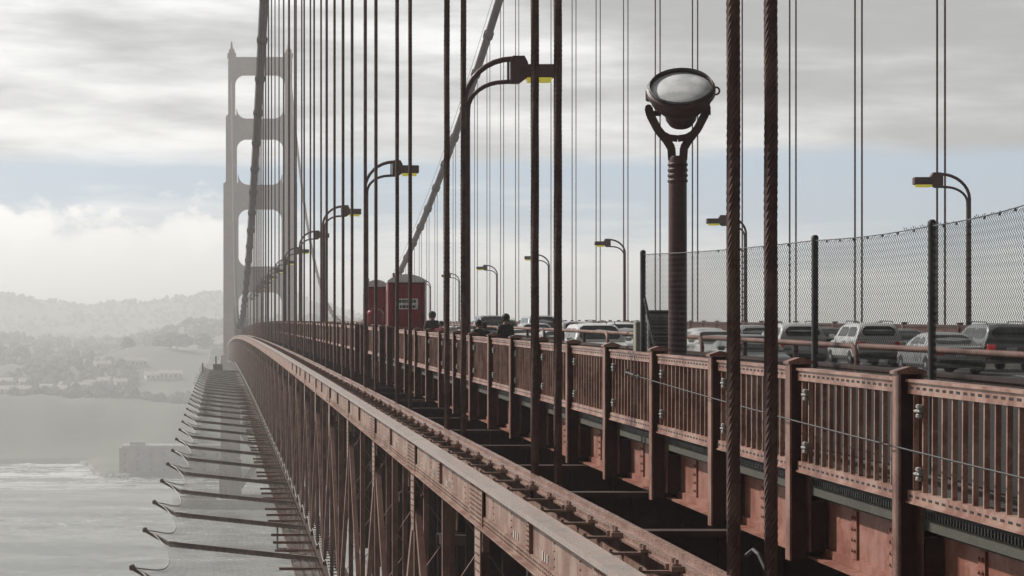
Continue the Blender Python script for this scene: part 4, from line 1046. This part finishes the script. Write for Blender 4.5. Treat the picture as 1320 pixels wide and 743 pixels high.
# ------------------------------------------------------------------ light and sky
SUN_EL=math.radians(40); SUN_AZ=math.radians(-52)       # from the left and ahead (azimuth from +Y toward +X)
sd=Vector((math.sin(SUN_AZ)*math.cos(SUN_EL),math.cos(SUN_AZ)*math.cos(SUN_EL),math.sin(SUN_EL)))
L=bpy.data.lights.new('sun','SUN'); L.energy=4.2; L.angle=math.radians(2.0); L.color=(1,.97,.92)
lo=bpy.data.objects.new('sun',L); COL.objects.link(lo); lo.rotation_euler=(-sd).to_track_quat('-Z','Y').to_euler(); lo.location=sd*400
w=bpy.data.worlds.new('World'); scene.world=w; w.use_nodes=True; T=NT(w.node_tree); T.n.clear()
out=T.new('ShaderNodeOutputWorld'); bg=T.new('ShaderNodeBackground'); bg.inputs[1].default_value=.1; T.l.new(bg.outputs[0],out.inputs[0])
sky=T.new('ShaderNodeTexSky',sky_type='NISHITA'); sky.sun_disc=False; sky.sun_elevation=SUN_EL; sky.sun_rotation=SUN_AZ; sky.air_density=1; sky.dust_density=2
tc=T.new('ShaderNodeTexCoord').outputs['Generated']; sp=T.new('ShaderNodeSeparateXYZ'); T.l.new(tc,sp.inputs[0])
az=T.math('MULTIPLY',T.math('ARCTAN2',sp.outputs[0],sp.outputs[1]),57.2958); el=T.math('MULTIPLY',T.math('ARCSINE',sp.outputs[2]),57.2958)
tilt_=T.math('ADD',el,T.math('MULTIPLY',az,.03))
n1=T.noise(T.vec(T.math('MULTIPLY',az,.13),T.math('MULTIPLY',tilt_,.75),0.0),1.0,6,.58)
n2=T.noise(T.vec(T.math('MULTIPLY',az,.10),T.math('MULTIPLY',el,.30),7.0),1.0,3,.5)
n3=T.noise(T.vec(T.math('MULTIPLY',az,.75),T.math('MULTIPLY',el,1.1),3.0),1.0,8,.62)
n4=T.noise(T.vec(T.math('MULTIPLY',az,.22),T.math('MULTIPLY',el,1.6),11.0),1.0,5,.6)
# high grey layer above about five degrees
edge=T.math('ADD',el,T.math('MULTIPLY',T.math('SUBTRACT',n4,.5),.9))
strat=T.smooth(edge,4.35,5.0)
shade=T.math('ADD',T.math('MULTIPLY',T.math('SUBTRACT',n1,.5),2.6),T.math('MULTIPLY',T.math('SUBTRACT',n2,.5),.8))
shade=T.math('SUBTRACT',shade,T.math('MULTIPLY',T.smooth(az,5,17),.62))
shade=T.math('SUBTRACT',shade,T.math('MULTIPLY',T.smooth(el,5.4,6.6),.12))
SG=12.6
scol=T.mix(T.smooth(shade,-.75,.60),(.30*SG,.305*SG,.31*SG,1),(.93*SG,.93*SG,.915*SG,1))
# cumulus bank low on the left, thin white veil elsewhere
top=T.math('ADD',3.55,T.math('MULTIPLY',T.math('SUBTRACT',n3,.5),3.4))
cum=T.math('MULTIPLY',T.smooth(T.math('SUBTRACT',top,el),-.2,.7),T.smooth(az,3.2,-.2))
veil=T.math('MULTIPLY',T.smooth(T.math('ADD',T.math('ADD',el,T.smooth(az,8,14,0,.8)),T.math('MULTIPLY',T.math('SUBTRACT',n4,.5),4.2)),3.9,1.5),.92)
cmask=T.math('MAXIMUM',cum,veil)
ccol=T.mix(T.smooth(n3,.34,.66),(.90*SG,.89*SG,.865*SG,1),(1.02*SG,1.005*SG,.97*SG,1))
blue=T.mix(.7,sky.outputs[0],(.30*SG,.45*SG,.64*SG,1))
c_=T.mix(cmask,blue,ccol); c_=T.mix(strat,c_,scol)
back=T.math('MULTIPLY',T.smooth(sp.outputs[1],-.25,.85,.17,1.0),T.smooth(sp.outputs[2],.2,.7,1.0,.5))   # sky dimmed overhead and behind the viewer to keep camera-facing steel dark
T.l.new(T.mix(1.0,c_,back,'MULTIPLY'),bg.inputs[0])

# ------------------------------------------------------------------ camera and render settings
cd=bpy.data.cameras.new('camera'); cam=bpy.data.objects.new('camera',cd); COL.objects.link(cam); scene.camera=cam
cam.location=(0,0,EZ); cam.rotation_euler=(PI/2,0,0)
cd.sensor_width=36; cd.lens=F*36/1320; cd.shift_x=(660-VX)/1320; cd.shift_y=(VY-371.5)/1320
cd.clip_start=.5; cd.clip_end=40000
vs_=scene.view_settings; vs_.view_transform='Standard'; vs_.look='None'; vs_.exposure=.12; vs_.gamma=1; vs_.use_curve_mapping=False
scene.render.engine='CYCLES'; cy=scene.cycles
cy.max_bounces=6; cy.diffuse_bounces=3; cy.glossy_bounces=3; cy.transmission_bounces=3; cy.volume_bounces=1; cy.transparent_max_bounces=8
cy.caustics_reflective=False; cy.caustics_refractive=False; cy.use_denoising=True; cy.sample_clamp_indirect=6
try: cy.denoiser='OPENIMAGEDENOISE'
except Exception: pass
